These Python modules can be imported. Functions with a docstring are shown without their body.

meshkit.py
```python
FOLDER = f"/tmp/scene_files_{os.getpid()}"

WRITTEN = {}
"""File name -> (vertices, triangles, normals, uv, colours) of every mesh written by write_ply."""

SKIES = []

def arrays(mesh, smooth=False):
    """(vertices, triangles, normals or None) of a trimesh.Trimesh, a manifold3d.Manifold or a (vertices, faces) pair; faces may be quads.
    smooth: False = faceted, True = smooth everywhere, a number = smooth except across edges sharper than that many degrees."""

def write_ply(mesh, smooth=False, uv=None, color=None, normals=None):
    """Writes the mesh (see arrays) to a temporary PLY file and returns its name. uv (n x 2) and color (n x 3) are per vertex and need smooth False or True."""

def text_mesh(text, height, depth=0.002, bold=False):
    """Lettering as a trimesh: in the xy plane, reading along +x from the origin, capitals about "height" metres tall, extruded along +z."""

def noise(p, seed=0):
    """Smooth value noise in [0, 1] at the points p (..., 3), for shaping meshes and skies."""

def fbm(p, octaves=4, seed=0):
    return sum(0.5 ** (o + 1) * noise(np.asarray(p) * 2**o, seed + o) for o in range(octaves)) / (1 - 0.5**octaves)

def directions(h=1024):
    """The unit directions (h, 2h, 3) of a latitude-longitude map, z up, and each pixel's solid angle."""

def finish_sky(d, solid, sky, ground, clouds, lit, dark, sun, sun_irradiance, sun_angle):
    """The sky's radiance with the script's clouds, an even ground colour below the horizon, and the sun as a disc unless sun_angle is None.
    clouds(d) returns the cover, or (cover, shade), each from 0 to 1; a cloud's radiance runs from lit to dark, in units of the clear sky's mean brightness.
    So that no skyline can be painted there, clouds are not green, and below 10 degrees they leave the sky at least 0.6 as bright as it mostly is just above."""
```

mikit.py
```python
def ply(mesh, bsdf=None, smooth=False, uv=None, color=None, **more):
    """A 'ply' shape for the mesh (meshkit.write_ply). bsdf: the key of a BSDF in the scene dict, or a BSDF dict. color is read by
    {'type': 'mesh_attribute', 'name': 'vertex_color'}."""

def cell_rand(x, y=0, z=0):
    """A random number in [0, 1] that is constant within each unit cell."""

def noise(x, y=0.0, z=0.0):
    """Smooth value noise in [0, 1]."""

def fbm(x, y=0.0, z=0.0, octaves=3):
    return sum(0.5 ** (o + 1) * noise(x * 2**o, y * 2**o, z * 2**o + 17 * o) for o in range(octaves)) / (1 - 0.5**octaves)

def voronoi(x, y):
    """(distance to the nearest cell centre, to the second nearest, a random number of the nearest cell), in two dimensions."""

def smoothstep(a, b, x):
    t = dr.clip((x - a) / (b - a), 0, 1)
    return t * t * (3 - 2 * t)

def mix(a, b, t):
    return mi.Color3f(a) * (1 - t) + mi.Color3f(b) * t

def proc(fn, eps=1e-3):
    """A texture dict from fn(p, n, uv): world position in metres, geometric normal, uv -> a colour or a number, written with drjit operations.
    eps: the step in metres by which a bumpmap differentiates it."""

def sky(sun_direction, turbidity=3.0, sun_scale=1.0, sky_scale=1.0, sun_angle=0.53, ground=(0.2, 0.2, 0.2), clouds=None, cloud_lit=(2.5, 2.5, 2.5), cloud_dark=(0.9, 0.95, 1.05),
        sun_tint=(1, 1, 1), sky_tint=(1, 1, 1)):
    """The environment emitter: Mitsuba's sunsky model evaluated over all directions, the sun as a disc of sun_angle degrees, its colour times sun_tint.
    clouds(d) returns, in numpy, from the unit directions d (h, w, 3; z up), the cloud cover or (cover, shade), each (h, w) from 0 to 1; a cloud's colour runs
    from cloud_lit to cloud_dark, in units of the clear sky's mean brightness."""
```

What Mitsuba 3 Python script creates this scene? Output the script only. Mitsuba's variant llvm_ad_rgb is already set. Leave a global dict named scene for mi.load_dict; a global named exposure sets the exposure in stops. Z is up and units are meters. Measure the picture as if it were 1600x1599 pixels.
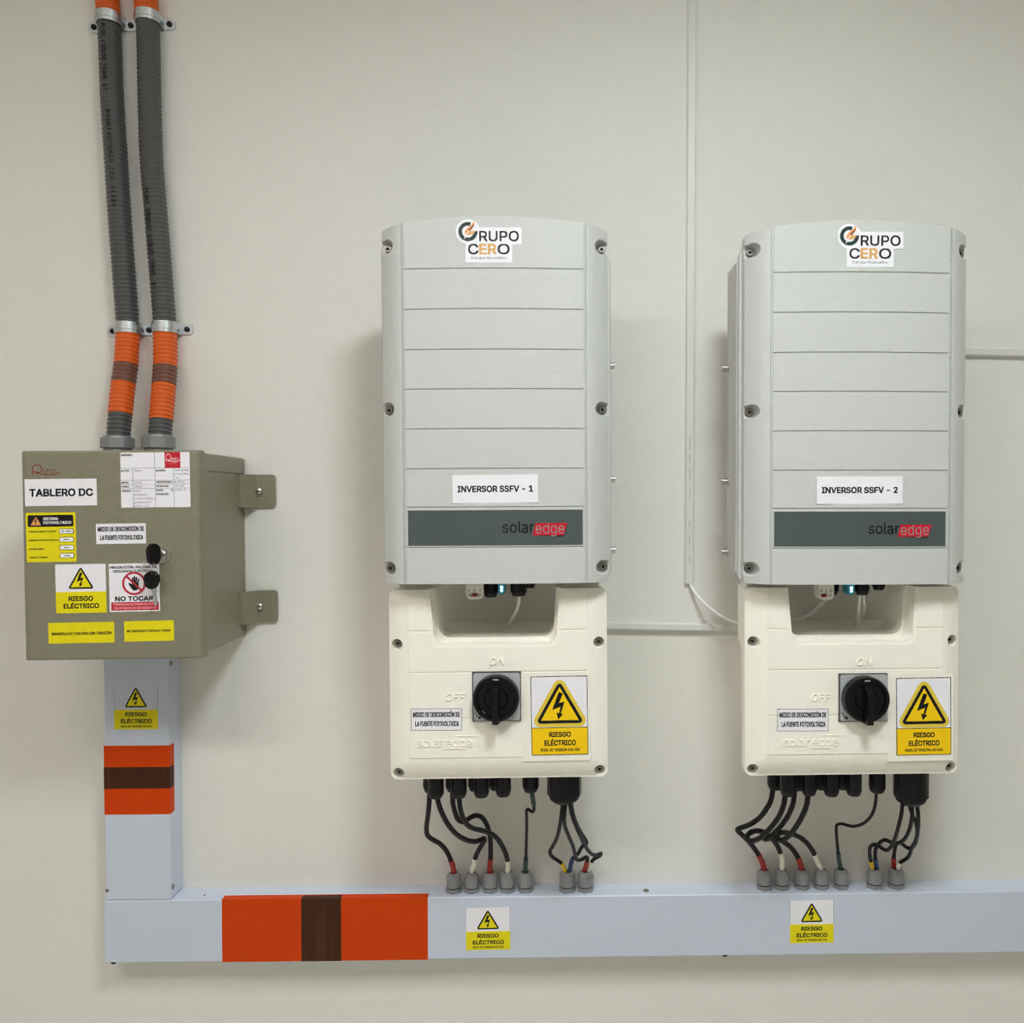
import math
import numpy as np
import trimesh
import manifold3d as m3
import mitsuba as mi
import mikit
import meshkit
from shapely.geometry import Polygon, Point, box as sbox
from shapely import affinity, union_all
from shapely.geometry import LineString

mi.set_variant("llvm_ad_rgb") if mi.variant() is None else None
T = mi.ScalarTransform4f
scene, labels = {"type": "scene"}, {}

# ------------------------------------------------------------------ camera, light, exposure
CAM_H, CAM_D = 1.55, 1.44            # height of the lens and its distance from the wall (y = 0 is the wall's face)
F, PX, PY = 1358.0, 897.0, 811.0     # focal length and principal point, for a 1600 x 1599 frame
YAW, PITCH = math.radians(1.3), math.radians(1.2)
fwd = np.array([math.sin(YAW) * math.cos(PITCH), math.cos(YAW) * math.cos(PITCH), -math.sin(PITCH)])
right = np.array([math.cos(YAW), -math.sin(YAW), 0.0])
upv = np.cross(right, fwd)
eye = np.array([0.0, -CAM_D, CAM_H])
scene["camera"] = dict(type="perspective", fov=math.degrees(2 * math.atan(800 / F)), near_clip=0.02, far_clip=30.0,
                       principal_point_offset_x=(800 - PX) / 1600, principal_point_offset_y=(799.5 - PY) / 1599,
                       to_world=T().look_at(origin=eye.tolist(), target=(eye + fwd).tolist(), up=[0, 0, 1]))
exposure = 0.77
CEIL = 2.62
# two ceiling panel lamps of the room: centre x, y, size x, size y, radiance
LAMPS = [(-0.80, -1.60, 1.10, 0.30, (10.9, 10.1, 9.8)), (0.285, -1.20, 0.36, 0.36, (30.0, 32.4, 32.0))]


def P(px, py, w):
    """(u, v) of the point at distance w from the wall that the pixel sees; u = x, v = height above the lens."""
    d = fwd + (px - PX) / F * right - (py - PY) / F * upv
    t = (CAM_D - w) / d[1]
    return np.array([d[0] * t, d[2] * t])


# ------------------------------------------------------------------ materials
def mat(name, rgb, rough=0.5, spec=0.5, metal=0.0, **kw):
    scene[name] = dict(type="twosided", bsdf=dict(type="principled", base_color={"type": "rgb", "value": list(rgb)}, roughness=rough, specular=spec, metallic=metal, **kw))


def srgb(r, g, b):
    c = np.array([r, g, b]) / 255.0
    return [float(x) for x in np.where(c <= 0.04045, c / 12.92, ((c + 0.055) / 1.055) ** 2.4)]


def pmat(name, fn, rough=0.5, spec=0.5, metal=0.0, bump=None, bscale=1.0, eps=1e-3):
    b = dict(type="principled", base_color=mikit.proc(fn), roughness=rough, specular=spec, metallic=metal)
    if bump:
        b = dict(type="bumpmap", arbitrary=mikit.proc(bump, eps), scale=bscale, bsdf=b)
    scene[name] = dict(type="twosided", bsdf=b)


def wall_color(p, n, uv):
    t = mikit.fbm(p.x * 2.3, p.y * 2.3, p.z * 2.3, 3)
    g = mikit.fbm(p.x * 90, p.y * 90, p.z * 90, 2)
    return mikit.mix(srgb(214, 212, 207), srgb(220, 219, 214), t * 0.7 + g * 0.3)


def wall_bump(p, n, uv):
    return mikit.fbm(p.x * 60, p.y * 60, p.z * 60, 3) * 0.0012


def box_color(p, n, uv):
    g = mikit.fbm(p.x * 260, p.y * 260, p.z * 260, 2)
    return mikit.mix(srgb(117, 114, 96), srgb(127, 124, 106), g)


def box_bump(p, n, uv):
    return mikit.fbm(p.x * 520, p.y * 520, p.z * 520, 2) * 0.0006


def cast_color(p, n, uv):
    g = mikit.noise(p.x * 900, p.y * 900, p.z * 900)
    return mikit.mix(srgb(184, 186, 185), srgb(193, 195, 194), g)


def alu_color(p, n, uv):
    s = mikit.fbm(p.x * 260, p.y * 260, p.z * 9, 3)
    return mikit.mix(srgb(165, 165, 162), srgb(215, 214, 210), s)


def tape_brown(p, n, uv):
    s = mikit.smoothstep(0.62, 0.8, mikit.noise(p.x * 170, p.y * 3, p.z * 6))
    return mikit.mix(srgb(62, 31, 14), srgb(74, 40, 21), s)


pmat("wall_paint", wall_color, 0.75, 0.3, bump=wall_bump)
mat("ceiling_paint", srgb(222, 222, 218), 0.9, 0.2)
mat("floor_vinyl", srgb(222, 220, 214), 0.6, 0.4)
pmat("box_paint", box_color, 0.42, 0.5, bump=box_bump, eps=4e-4)
pmat("cast_paint", cast_color, 0.5, 0.4)
mat("cream_paint", srgb(235, 232, 222), 0.45, 0.45)
pmat("aluminium", alu_color, 0.5, 0.5, 0.35)
mat("trunk_paint", srgb(189, 197, 213), 0.4, 0.5)
mat("steel", (0.56, 0.55, 0.52), 0.28, 0.5, 1.0)
mat("dark_steel", (0.30, 0.29, 0.27), 0.35, 0.5, 1.0)
mat("zinc", (0.62, 0.65, 0.67), 0.33, 0.5, 1.0)
mat("black_plastic", srgb(8, 9, 12), 0.35, 0.28)
mat("black_cable", srgb(9, 9, 10), 0.4, 0.28)
mat("grey_plastic", srgb(130, 131, 134), 0.42, 0.5)
mat("hose_grey", srgb(70, 71, 72), 0.36, 0.45)
mat("cast_grey", srgb(128, 132, 132), 0.45, 0.5, 0.3)
mat("orange_tape", srgb(196, 60, 0), 0.45, 0.15)
mat("orange_wrap", srgb(204, 86, 22), 0.4, 0.4)
pmat("brown_tape", tape_brown, 0.5, 0.2)
mat("brown_wrap", srgb(104, 66, 52), 0.35, 0.5)
mat("white_paper", srgb(226, 225, 232), 0.5, 0.4)
mat("trunk_film", srgb(192, 199, 213), 0.3, 0.5)
mat("cream_film", srgb(231, 228, 218), 0.4, 0.45)
mat("ink", srgb(10, 10, 13), 0.5, 0.3)
mat("ink_soft", srgb(76, 78, 80), 0.5, 0.3)
mat("ink_faint", srgb(150, 156, 158), 0.6, 0.3)
mat("yellow_print", srgb(222, 208, 22), 0.45, 0.2)
mat("amber_print", srgb(238, 196, 18), 0.45, 0.2)
mat("amber_edge", srgb(216, 190, 70), 0.45, 0.2)
mat("red_print", srgb(186, 24, 44), 0.4, 0.4)
mat("crimson_print", srgb(176, 44, 62), 0.4, 0.4)
mat("maroon_print", srgb(118, 26, 26), 0.4, 0.4)
mat("white_print", srgb(236, 234, 236), 0.4, 0.4)
mat("pink_print", srgb(232, 150, 158), 0.4, 0.4)
mat("tan_print", srgb(206, 158, 96), 0.4, 0.4)
mat("rust_print", srgb(222, 150, 84), 0.4, 0.4)
mat("brown_print", srgb(112, 78, 66), 0.4, 0.4)
mat("green_print", srgb(22, 48, 44), 0.4, 0.4)
mat("plate_grey", srgb(69, 79, 79), 0.5, 0.4)
mat("plate_letter", srgb(142, 122, 122), 0.5, 0.4)
mat("switch_plate", srgb(178, 182, 186), 0.3, 0.5, 0.2)
mat("red_sleeve", srgb(152, 36, 32), 0.4, 0.4)
mat("white_sleeve", srgb(222, 218, 204), 0.4, 0.4)
mat("green_sleeve", srgb(34, 62, 54), 0.4, 0.4)
mat("yellow_sleeve", srgb(214, 182, 38), 0.4, 0.4)
mat("blue_sleeve", srgb(36, 62, 104), 0.4, 0.4)
mat("white_cable", srgb(226, 226, 224), 0.4, 0.4)
mat("raceway_white", srgb(208, 208, 204), 0.45, 0.4)
mat("toggle_white", srgb(228, 224, 216), 0.4, 0.4)
mat("toggle_red", srgb(130, 20, 16), 0.4, 0.4)
mat("led_body", srgb(60, 150, 170), 0.3, 0.5)

# ------------------------------------------------------------------ mesh helpers, all in (u, v, w): right, up, out of the wall
Man = m3.Manifold
XF = np.eye(4)
used = {}


def frame(u=0.0, v=0.0, roll=0.0, yaw=0.0):
    """Objects built after this call hang on the wall turned about (u, v): roll in the wall's plane, yaw about the upright, in degrees."""
    global XF
    R = trimesh.transformations.euler_matrix(0, math.radians(yaw), 0) @ trimesh.transformations.euler_matrix(0, 0, math.radians(roll))
    XF = trimesh.transformations.translation_matrix([u, v, 0]) @ R @ trimesh.transformations.translation_matrix([-u, -v, 0])


def tm(mesh):
    if isinstance(mesh, m3.Manifold):
        m = mesh.to_mesh()
        return trimesh.Trimesh(np.array(m.vert_properties)[:, :3], np.array(m.tri_verts), process=False)
    return mesh


def number(key):
    used[key] = used.get(key, -1) + 1
    return key if used[key] == 0 else f"{key}_{used[key]:03d}"


def put(parent, name, mesh, bsdf, smooth=35, label=None, **more):
    key = number(f"{parent}__{name}" if parent else name)
    m = tm(mesh).copy()
    m.apply_transform(XF)
    v = m.vertices
    m = trimesh.Trimesh(np.stack([v[:, 0], -v[:, 2], v[:, 1] + CAM_H], 1), m.faces, process=False)
    scene[key] = mikit.ply(m, bsdf, smooth, **more)
    if label:
        labels[key] = {"label": label}
    return key


def thing(name, label, cat, group=None):
    key = number(name)
    labels[key] = {"label": label, "category": cat}
    if group:
        labels[key]["group"] = group
    return key


def struct(name, mesh, bsdf, label):
    key = put(None, name, mesh, bsdf, False)
    labels[key] = {"label": label, "kind": "structure", "category": name.split("_")[0]}
    return key


def bx(u0, u1, v0, v1, w0, w1):
    return Man.cube([u1 - u0, v1 - v0, w1 - w0]).translate([u0, v0, w0])


def cbox(u0, u1, v0, v1, w0, w1, c=0.001):
    return Man.batch_hull([bx(u0 + c, u1 - c, v0 + c, v1 - c, w0, w1), bx(u0 + c, u1 - c, v0, v1, w0 + c, w1 - c), bx(u0, u1, v0 + c, v1 - c, w0 + c, w1 - c)])


def cylw(u, v, w0, w1, r, r1=None, n=32):
    return Man.cylinder(w1 - w0, r, r if r1 is None else r1, n).translate([u, v, w0])


def cylv(u, w, v0, v1, r, r1=None, n=32):
    return Man.cylinder(v1 - v0, r, r if r1 is None else r1, n).rotate([-90, 0, 0]).translate([u, v0, w])


def cylu(v, w, u0, u1, r, n=20):
    return Man.cylinder(u1 - u0, r, r, n).rotate([0, 90, 0]).translate([u0, v, w])


def cs(poly):
    """A shapely polygon as a manifold cross-section."""
    out = []
    for g in getattr(poly, "geoms", [poly]):
        if g.is_empty:
            continue
        g = g if g.exterior.is_ccw else Polygon(list(g.exterior.coords)[::-1], g.interiors)
        out.append(np.array(g.exterior.coords)[:-1])
        for h in g.interiors:
            c = np.array(h.coords)[:-1]
            out.append(c[::-1] if h.is_ccw else c)
    return m3.CrossSection(out, m3.FillRule.EvenOdd)


def ext(poly, w0, w1):
    return Man.extrude(cs(poly), w1 - w0).translate([0, 0, w0])


def exv(poly_uw, v0, v1):
    """A polygon in (u, w) swept along v."""
    p = affinity.scale(poly_uw, 1, -1, origin=(0, 0))
    return Man.extrude(cs(p), v1 - v0).rotate([-90, 0, 0]).translate([0, v0, 0])


def exu(poly_vw, u0, u1):
    """A polygon in (v, w) swept along u."""
    return Man.extrude(cs(poly_vw), u1 - u0).rotate([90, 0, 90]).translate([u0, 0, 0])


def rrect(u0, v0, u1, v1, r):
    u0, u1 = min(u0, u1), max(u0, u1)
    v0, v1 = min(v0, v1), max(v0, v1)
    return sbox(u0 + r, v0 + r, u1 - r, v1 - r).buffer(r, quad_segs=6) if r > 0 else sbox(u0, v0, u1, v1)


def rpoly(pts, r):
    return Polygon(pts).buffer(-r).buffer(r, quad_segs=8)


def lathe_v(u, w, prof, n=32):
    """prof: (radius, v) pairs, turned about the upright through (u, w)."""
    m = trimesh.creation.revolve(np.array(prof), sections=n)
    v = m.vertices
    return trimesh.Trimesh(np.stack([v[:, 0] + u, v[:, 2], -v[:, 1] + w], 1), m.faces, process=True)


def lathe_w(u, v, prof, n=32):
    m = trimesh.creation.revolve(np.array(prof), sections=n)
    m.apply_translation([u, v, 0])
    return m


def tube(pts, r, sides=14):
    p = np.asarray(pts, float)
    r = np.broadcast_to(r, (len(p),))
    t = np.gradient(p, axis=0)
    t /= np.linalg.norm(t, axis=1, keepdims=True) + 1e-12
    a = np.cross(t[0], [0.31, 0.17, 0.93])
    fr = []
    for k in range(len(p)):
        a = a - t[k] * (a @ t[k])
        a /= np.linalg.norm(a)
        fr.append((a, np.cross(t[k], a)))
    ang = np.arange(sides) * 2 * np.pi / sides
    v = np.concatenate([p[k] + r[k] * (np.cos(ang)[:, None] * fr[k][0] + np.sin(ang)[:, None] * fr[k][1]) for k in range(len(p))])
    f, n = [], len(p)
    for k in range(n - 1):
        for i in range(sides):
            j = (i + 1) % sides
            a0, b0, c0, d0 = k * sides + i, k * sides + j, (k + 1) * sides + j, (k + 1) * sides + i
            f += [[a0, b0, c0], [a0, c0, d0]]
    v = np.vstack([v, p[0], p[-1]])
    for i in range(sides):
        j = (i + 1) % sides
        f += [[n * sides, j, i], [n * sides + 1, (n - 1) * sides + i, (n - 1) * sides + j]]
    return trimesh.Trimesh(v, np.array(f), process=False)


def spline(pts, step=0.002):
    """Catmull-Rom through the points, resampled evenly."""
    p = np.asarray(pts, float)
    q = np.vstack([2 * p[0] - p[1], p, 2 * p[-1] - p[-2]])
    out = []
    for i in range(1, len(q) - 2):
        d = [max(np.linalg.norm(q[k + 1] - q[k]) ** 0.5, 1e-6) for k in (i - 1, i, i + 1)]
        t0, t1 = 0.0, d[0]
        t2 = t1 + d[1]
        t3 = t2 + d[2]
        for t in np.linspace(t1, t2, 16, endpoint=False):
            a1 = (t1 - t) / (t1 - t0) * q[i - 1] + (t - t0) / (t1 - t0) * q[i]
            a2 = (t2 - t) / (t2 - t1) * q[i] + (t - t1) / (t2 - t1) * q[i + 1]
            a3 = (t3 - t) / (t3 - t2) * q[i + 1] + (t - t2) / (t3 - t2) * q[i + 2]
            b1 = (t2 - t) / (t2 - t0) * a1 + (t - t0) / (t2 - t0) * a2
            b2 = (t3 - t) / (t3 - t1) * a2 + (t - t1) / (t3 - t1) * a3
            out.append((t2 - t) / (t2 - t1) * b1 + (t - t1) / (t2 - t1) * b2)
    out = np.array(out + [q[-2]])
    s = np.concatenate([[0], np.cumsum(np.linalg.norm(np.diff(out, axis=0), axis=1))])
    n = max(int(s[-1] / step), 4)
    return np.stack([np.interp(np.linspace(0, s[-1], n + 1), s, out[:, k]) for k in range(out.shape[1])], 1)


def join(ms):
    return trimesh.util.concatenate([tm(m) for m in ms])


TEXTS = {}


def text(s, u, v, height, width=None, bold=False, w=0.0, depth=0.00012, align="c", shear=0.0):
    """Lettering centred on (u, v) (or starting / ending at u), its capitals height tall, squeezed or stretched to width."""
    k = (s, bold is True)
    if k not in TEXTS:
        TEXTS[k] = meshkit.text_mesh(s, 1.0, 1.0, bold is True)
    m = TEXTS[k].copy()
    lo, hi = m.bounds
    sx = height if width is None else width / (hi[0] - lo[0])
    m.apply_translation([-lo[0], 0, 0])
    m.apply_scale([sx, height, depth])
    full = (hi[0] - lo[0]) * sx
    x0 = {"c": u - full / 2, "l": u, "r": u - full}[align]
    if bold:   # thicken the strokes
        d = 0.022 * height
        m = trimesh.util.concatenate([m.copy().apply_translation([a * d, b * d, 0]) for a, b in ((-1, -1), (1, -1), (-1, 1), (1, 1))])
    if shear:
        m.vertices[:, 0] += m.vertices[:, 1] * shear - height / 2 * shear
    m.apply_translation([x0, v - height / 2, w])
    return m


class Sticker:
    """A sticker on a face at distance w from the wall; its prints are placed by fractions of its width and height, from its top left corner."""
    THICK = 0.0003

    def __init__(self, parent, name, c0, c1, w, bsdf, rot=0.0, label=None, outline=None, radius=0.0):
        (self.u0, self.v1), (self.u1, self.v0) = c0, c1
        self.w, self.rot = w, rot
        self.c = np.array([(self.u0 + self.u1) / 2, (self.v0 + self.v1) / 2])
        shape = outline if outline is not None else rrect(self.u0, self.v0, self.u1, self.v1, radius)
        self.key = put(parent, name, self.turn(ext(shape, w - 0.0002, w + self.THICK)), bsdf, False, label)

    def turn(self, m):
        m = tm(m).copy()
        if self.rot:
            m.apply_transform(trimesh.transformations.rotation_matrix(math.radians(self.rot), [0, 0, 1], [self.c[0], self.c[1], 0]))
        return m

    def at(self, fx, fy):
        return self.u0 + fx * (self.u1 - self.u0), self.v1 + fy * (self.v0 - self.v1)

    def add(self, name, m, bsdf, label=None):
        return put(self.key, name, self.turn(m), bsdf, False, label)

    def lv(self, level):
        return self.w + self.THICK + 0.00015 * (level - 1)

    def shape(self, name, poly, bsdf, level=1, label=None):
        return self.add(name, ext(poly, self.w + 0.0001, self.lv(level) + 0.00015), bsdf, label)

    def rect(self, name, fx0, fy0, fx1, fy1, bsdf, level=1, r=0.0, label=None):
        a, b = self.at(fx0, fy0), self.at(fx1, fy1)
        return self.shape(name, rrect(a[0], b[1], b[0], a[1], r), bsdf, level, label)

    def poly(self, pts):
        return Polygon([self.at(*p) for p in pts])

    def texts(self, rows, bsdf="ink", level=2, name="lettering"):
        """rows: (string, centre fx, centre fy, height as fraction of the sticker's height, width fraction or None, bold, align)"""
        H, W = self.v1 - self.v0, self.u1 - self.u0
        ms = []
        for row in rows:
            s, fx, fy, fh, fw, bold, al = (list(row) + [None, False, "c"][len(row) - 4:])
            u, v = self.at(fx, fy)
            ms.append(text(s, u, v, fh * H, None if fw is None else fw * W, bold, self.lv(level), align=al))
        return self.add(name, join(ms), bsdf)

    def frame_lines(self, name, segs, width, bsdf="ink_soft", level=2):
        """segs: (fx0, fy0, fx1, fy1) lines, width in metres"""
        return self.shape(name, union_all([LineString([self.at(a, b), self.at(c, d)]).buffer(width / 2, cap_style=2) for a, b, c, d in segs]), bsdf, level)


BOLT = [(0.483, 0.262), (0.568, 0.299), (0.483, 0.527), (0.598, 0.490), (0.517, 0.776), (0.568, 0.779), (0.466, 0.907), (0.432, 0.742), (0.483, 0.766), (0.517, 0.607), (0.344, 0.682)]


def warning_triangle(st, fx0, fy0, fx1, fy1, yellow, rim=None, ink="ink", level=1, thick=0.085):
    tri = lambda pts: Polygon([st.at(fx0 + a * (fx1 - fx0), fy0 + b * (fy1 - fy0)) for a, b in pts])
    W = abs(st.at(fx1, 0)[0] - st.at(fx0, 0)[0])
    outer = tri([(0, 1), (1, 1), (0.5, 0)])
    k = 0.06 * W
    outer = outer.buffer(-k).buffer(k, quad_segs=6)
    if rim:
        st.shape("triangle_rim", outer.buffer(0.075 * W, quad_segs=6), rim, level)
    st.shape("triangle_border", outer, ink, level + 1)
    st.shape("triangle_field", outer.buffer(-thick * W, join_style=2), yellow, level + 2)
    st.shape("lightning_bolt", tri(BOLT), ink, level + 3)


def socket_screw(parent, u, v, w, r=0.0042, h=0.004):
    """A hexagon socket screw head with a washer, facing out of the wall."""
    head = cylw(u, v, w, w + h, r, r * 0.92, 20) - Man.cylinder(h, r * 0.52, r * 0.52, 6).translate([u, v, w + h * 0.45])
    k = put(parent, "screw", head + cylw(u, v, w - 0.0004, w + 0.0008, r * 1.45, None, 24), "dark_steel", 30)
    put(k, "socket", cylw(u, v, w + 0.0002, w + h * 0.5, r * 0.5, None, 6), "ink", False)
    return k


# ------------------------------------------------------------------ the room
X0, X1, YB = -2.3, 2.7, -4.2
frame()
B = lambda x0, x1, y0, y1, z0, z1: bx(x0, x1, z0 - CAM_H, z1 - CAM_H, -y1, -y0)
struct("wall_back", B(X0 - 0.1, X1 + 0.1, 0, 0.12, 0, CEIL), "wall_paint", "pale off-white painted wall that carries the inverters")
struct("wall_left", B(X0 - 0.1, X0, YB, 0, 0, CEIL), "wall_paint", "pale painted side wall left of the equipment")
struct("wall_right", B(X1, X1 + 0.1, YB, 0, 0, CEIL), "wall_paint", "pale painted side wall right of the equipment")
struct("wall_front", B(X0 - 0.1, X1 + 0.1, YB - 0.1, YB, 0, CEIL), "wall_paint", "pale painted wall opposite the equipment")
struct("floor", B(X0 - 0.1, X1 + 0.1, YB - 0.1, 0.12, -0.1, 0), "floor_vinyl", "plain grey floor of the equipment room")
struct("ceiling", B(X0 - 0.1, X1 + 0.1, YB - 0.1, 0.12, CEIL, CEIL + 0.1), "ceiling_paint", "plain white ceiling of the equipment room")
for i, (lx, ly, sx, sy, rad) in enumerate(LAMPS):
    k = thing("ceiling_lamp", ["long white panel lamp on the ceiling in front of the grey-beige box", "small square white panel lamp on the ceiling in front of the second inverter"][i], "lamp")
    hx, hy, z = sx / 2, sy / 2, CEIL
    put(k, "lamp_frame", B(lx - hx - 0.02, lx + hx + 0.02, ly - hy - 0.02, ly + hy + 0.02, z - 0.03, z) - B(lx - hx, lx + hx, ly - hy, ly + hy, z - 0.05, z - 0.012), "ceiling_paint", False)
    d = trimesh.Trimesh([[lx - hx, -hy - ly, z - 0.02 - CAM_H], [lx + hx, -hy - ly, z - 0.02 - CAM_H], [lx + hx, hy - ly, z - 0.02 - CAM_H], [lx - hx, hy - ly, z - 0.02 - CAM_H]], [[0, 1, 2], [0, 2, 3]], process=False)
    d.vertices = d.vertices[:, [0, 2, 1]]
    put(k, "diffuser", d, "white_paper", False, emitter=dict(type="area", radiance={"type": "rgb", "value": list(rad)}))

# ------------------------------------------------------------------ white raceways on the wall
def raceway(name, label, a, b, half, h):
    """A shallow trapezoid channel from a to b on the wall."""
    a, b = np.array(a), np.array(b)
    L = np.linalg.norm(b - a)
    sec = Polygon([(-half, 0), (half, 0), (half, h - 0.0015), (half - 0.0015, h), (-half + 0.0015, h), (-half, h - 0.0015)])
    ang = math.degrees(math.atan2(b[1] - a[1], b[0] - a[0]))
    k = thing(name, label, "raceway")
    put(k, "channel", exu(sec, 0, L).rotate([0, 0, ang]).translate([a[0], a[1], 0]), "raceway_white", False)
    return k


ra, rb = P(1082, -20, 0.008), P(1077, 912, 0.008)
k = raceway("cable_raceway", "thin white upright cable raceway on the wall between the two inverters", ra, rb, 0.0068, 0.009)
lid = LineString([ra, rb])
marks = []
for t, n in ((0.775, 11), (0.795, 6), (0.825, 9), (0.86, 9), (0.905, 5), (0.935, 8), (0.965, 6)):
    c = ra + (rb - ra) * t
    for i in range(n):
        marks.append(bx(c[0] - 0.0009, c[0] + 0.0007, c[1] + i * 0.0021, c[1] + i * 0.0021 + 0.0011 + 0.0004 * (i % 3), 0.0088, 0.0092))
put(k, "print_marks", join(marks), "ink_faint", False)
raceway("cable_raceway", "white horizontal cable raceway between first and second inverter, below their middle", P(860, 977, 0.012), P(1330, 985, 0.012), 0.0058, 0.012)
raceway("cable_raceway", "white horizontal cable raceway running off frame to the right of second inverter", P(1480, 548, 0.010), P(1680, 552, 0.010), 0.0066, 0.010)

# ------------------------------------------------------------------ grey-beige enclosure
BW = 0.200
bl, br_ = P(30.5, 868, BW)[0], P(312.5, 868, BW - 0.006)[0]
bt, bb = P(170, 703.5, BW)[1], P(170, 1032, BW)[1]
frame((bl + br_) / 2, (bt + bb) / 2, 0.42, 0.9)
box = thing("electrical_enclosure", "grey-beige steel wall box with TABLERO DC label, yellow warning stickers and a key lock", "electrical box")
DOOR_D = 0.020
body = cbox(bl + 0.004, br_ - 0.003, bb + 0.004, bt - 0.003, 0.003, BW - DOOR_D - 0.002, 0.002)
side_cut = exu(rpoly([(bb - 0.05, -0.1), (bt - 0.028, -0.1), (bt - 0.028, BW - DOOR_D - 0.012), (bb - 0.05, BW - DOOR_D - 0.012)], 0.012), br_ - 0.0048, br_ + 0.05)
put(box, "body", body - side_cut, "box_paint", 30)
R = 0.010
front = rrect(bl, bb, br_, bt, 0.003)
door = Man.batch_hull([ext(front, BW - DOOR_D, BW - R)] + [ext(rrect(bl + R * (1 - math.cos(a)), bb + R * (1 - math.cos(a)) * 0.35, br_ - R * (1 - math.cos(a)), bt - R * (1 - math.cos(a)) * 0.35, 0.003), BW - R, BW - R + R * math.sin(a)) for a in np.radians([18, 36, 54, 72, 90])])
put(box, "door", door, "box_paint", 50)
put(box, "door_gasket", cbox(bl + 0.005, br_ - 0.004, bb + 0.005, bt - 0.004, BW - DOOR_D - 0.003, BW - DOOR_D + 0.001), "ink", False)

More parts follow.
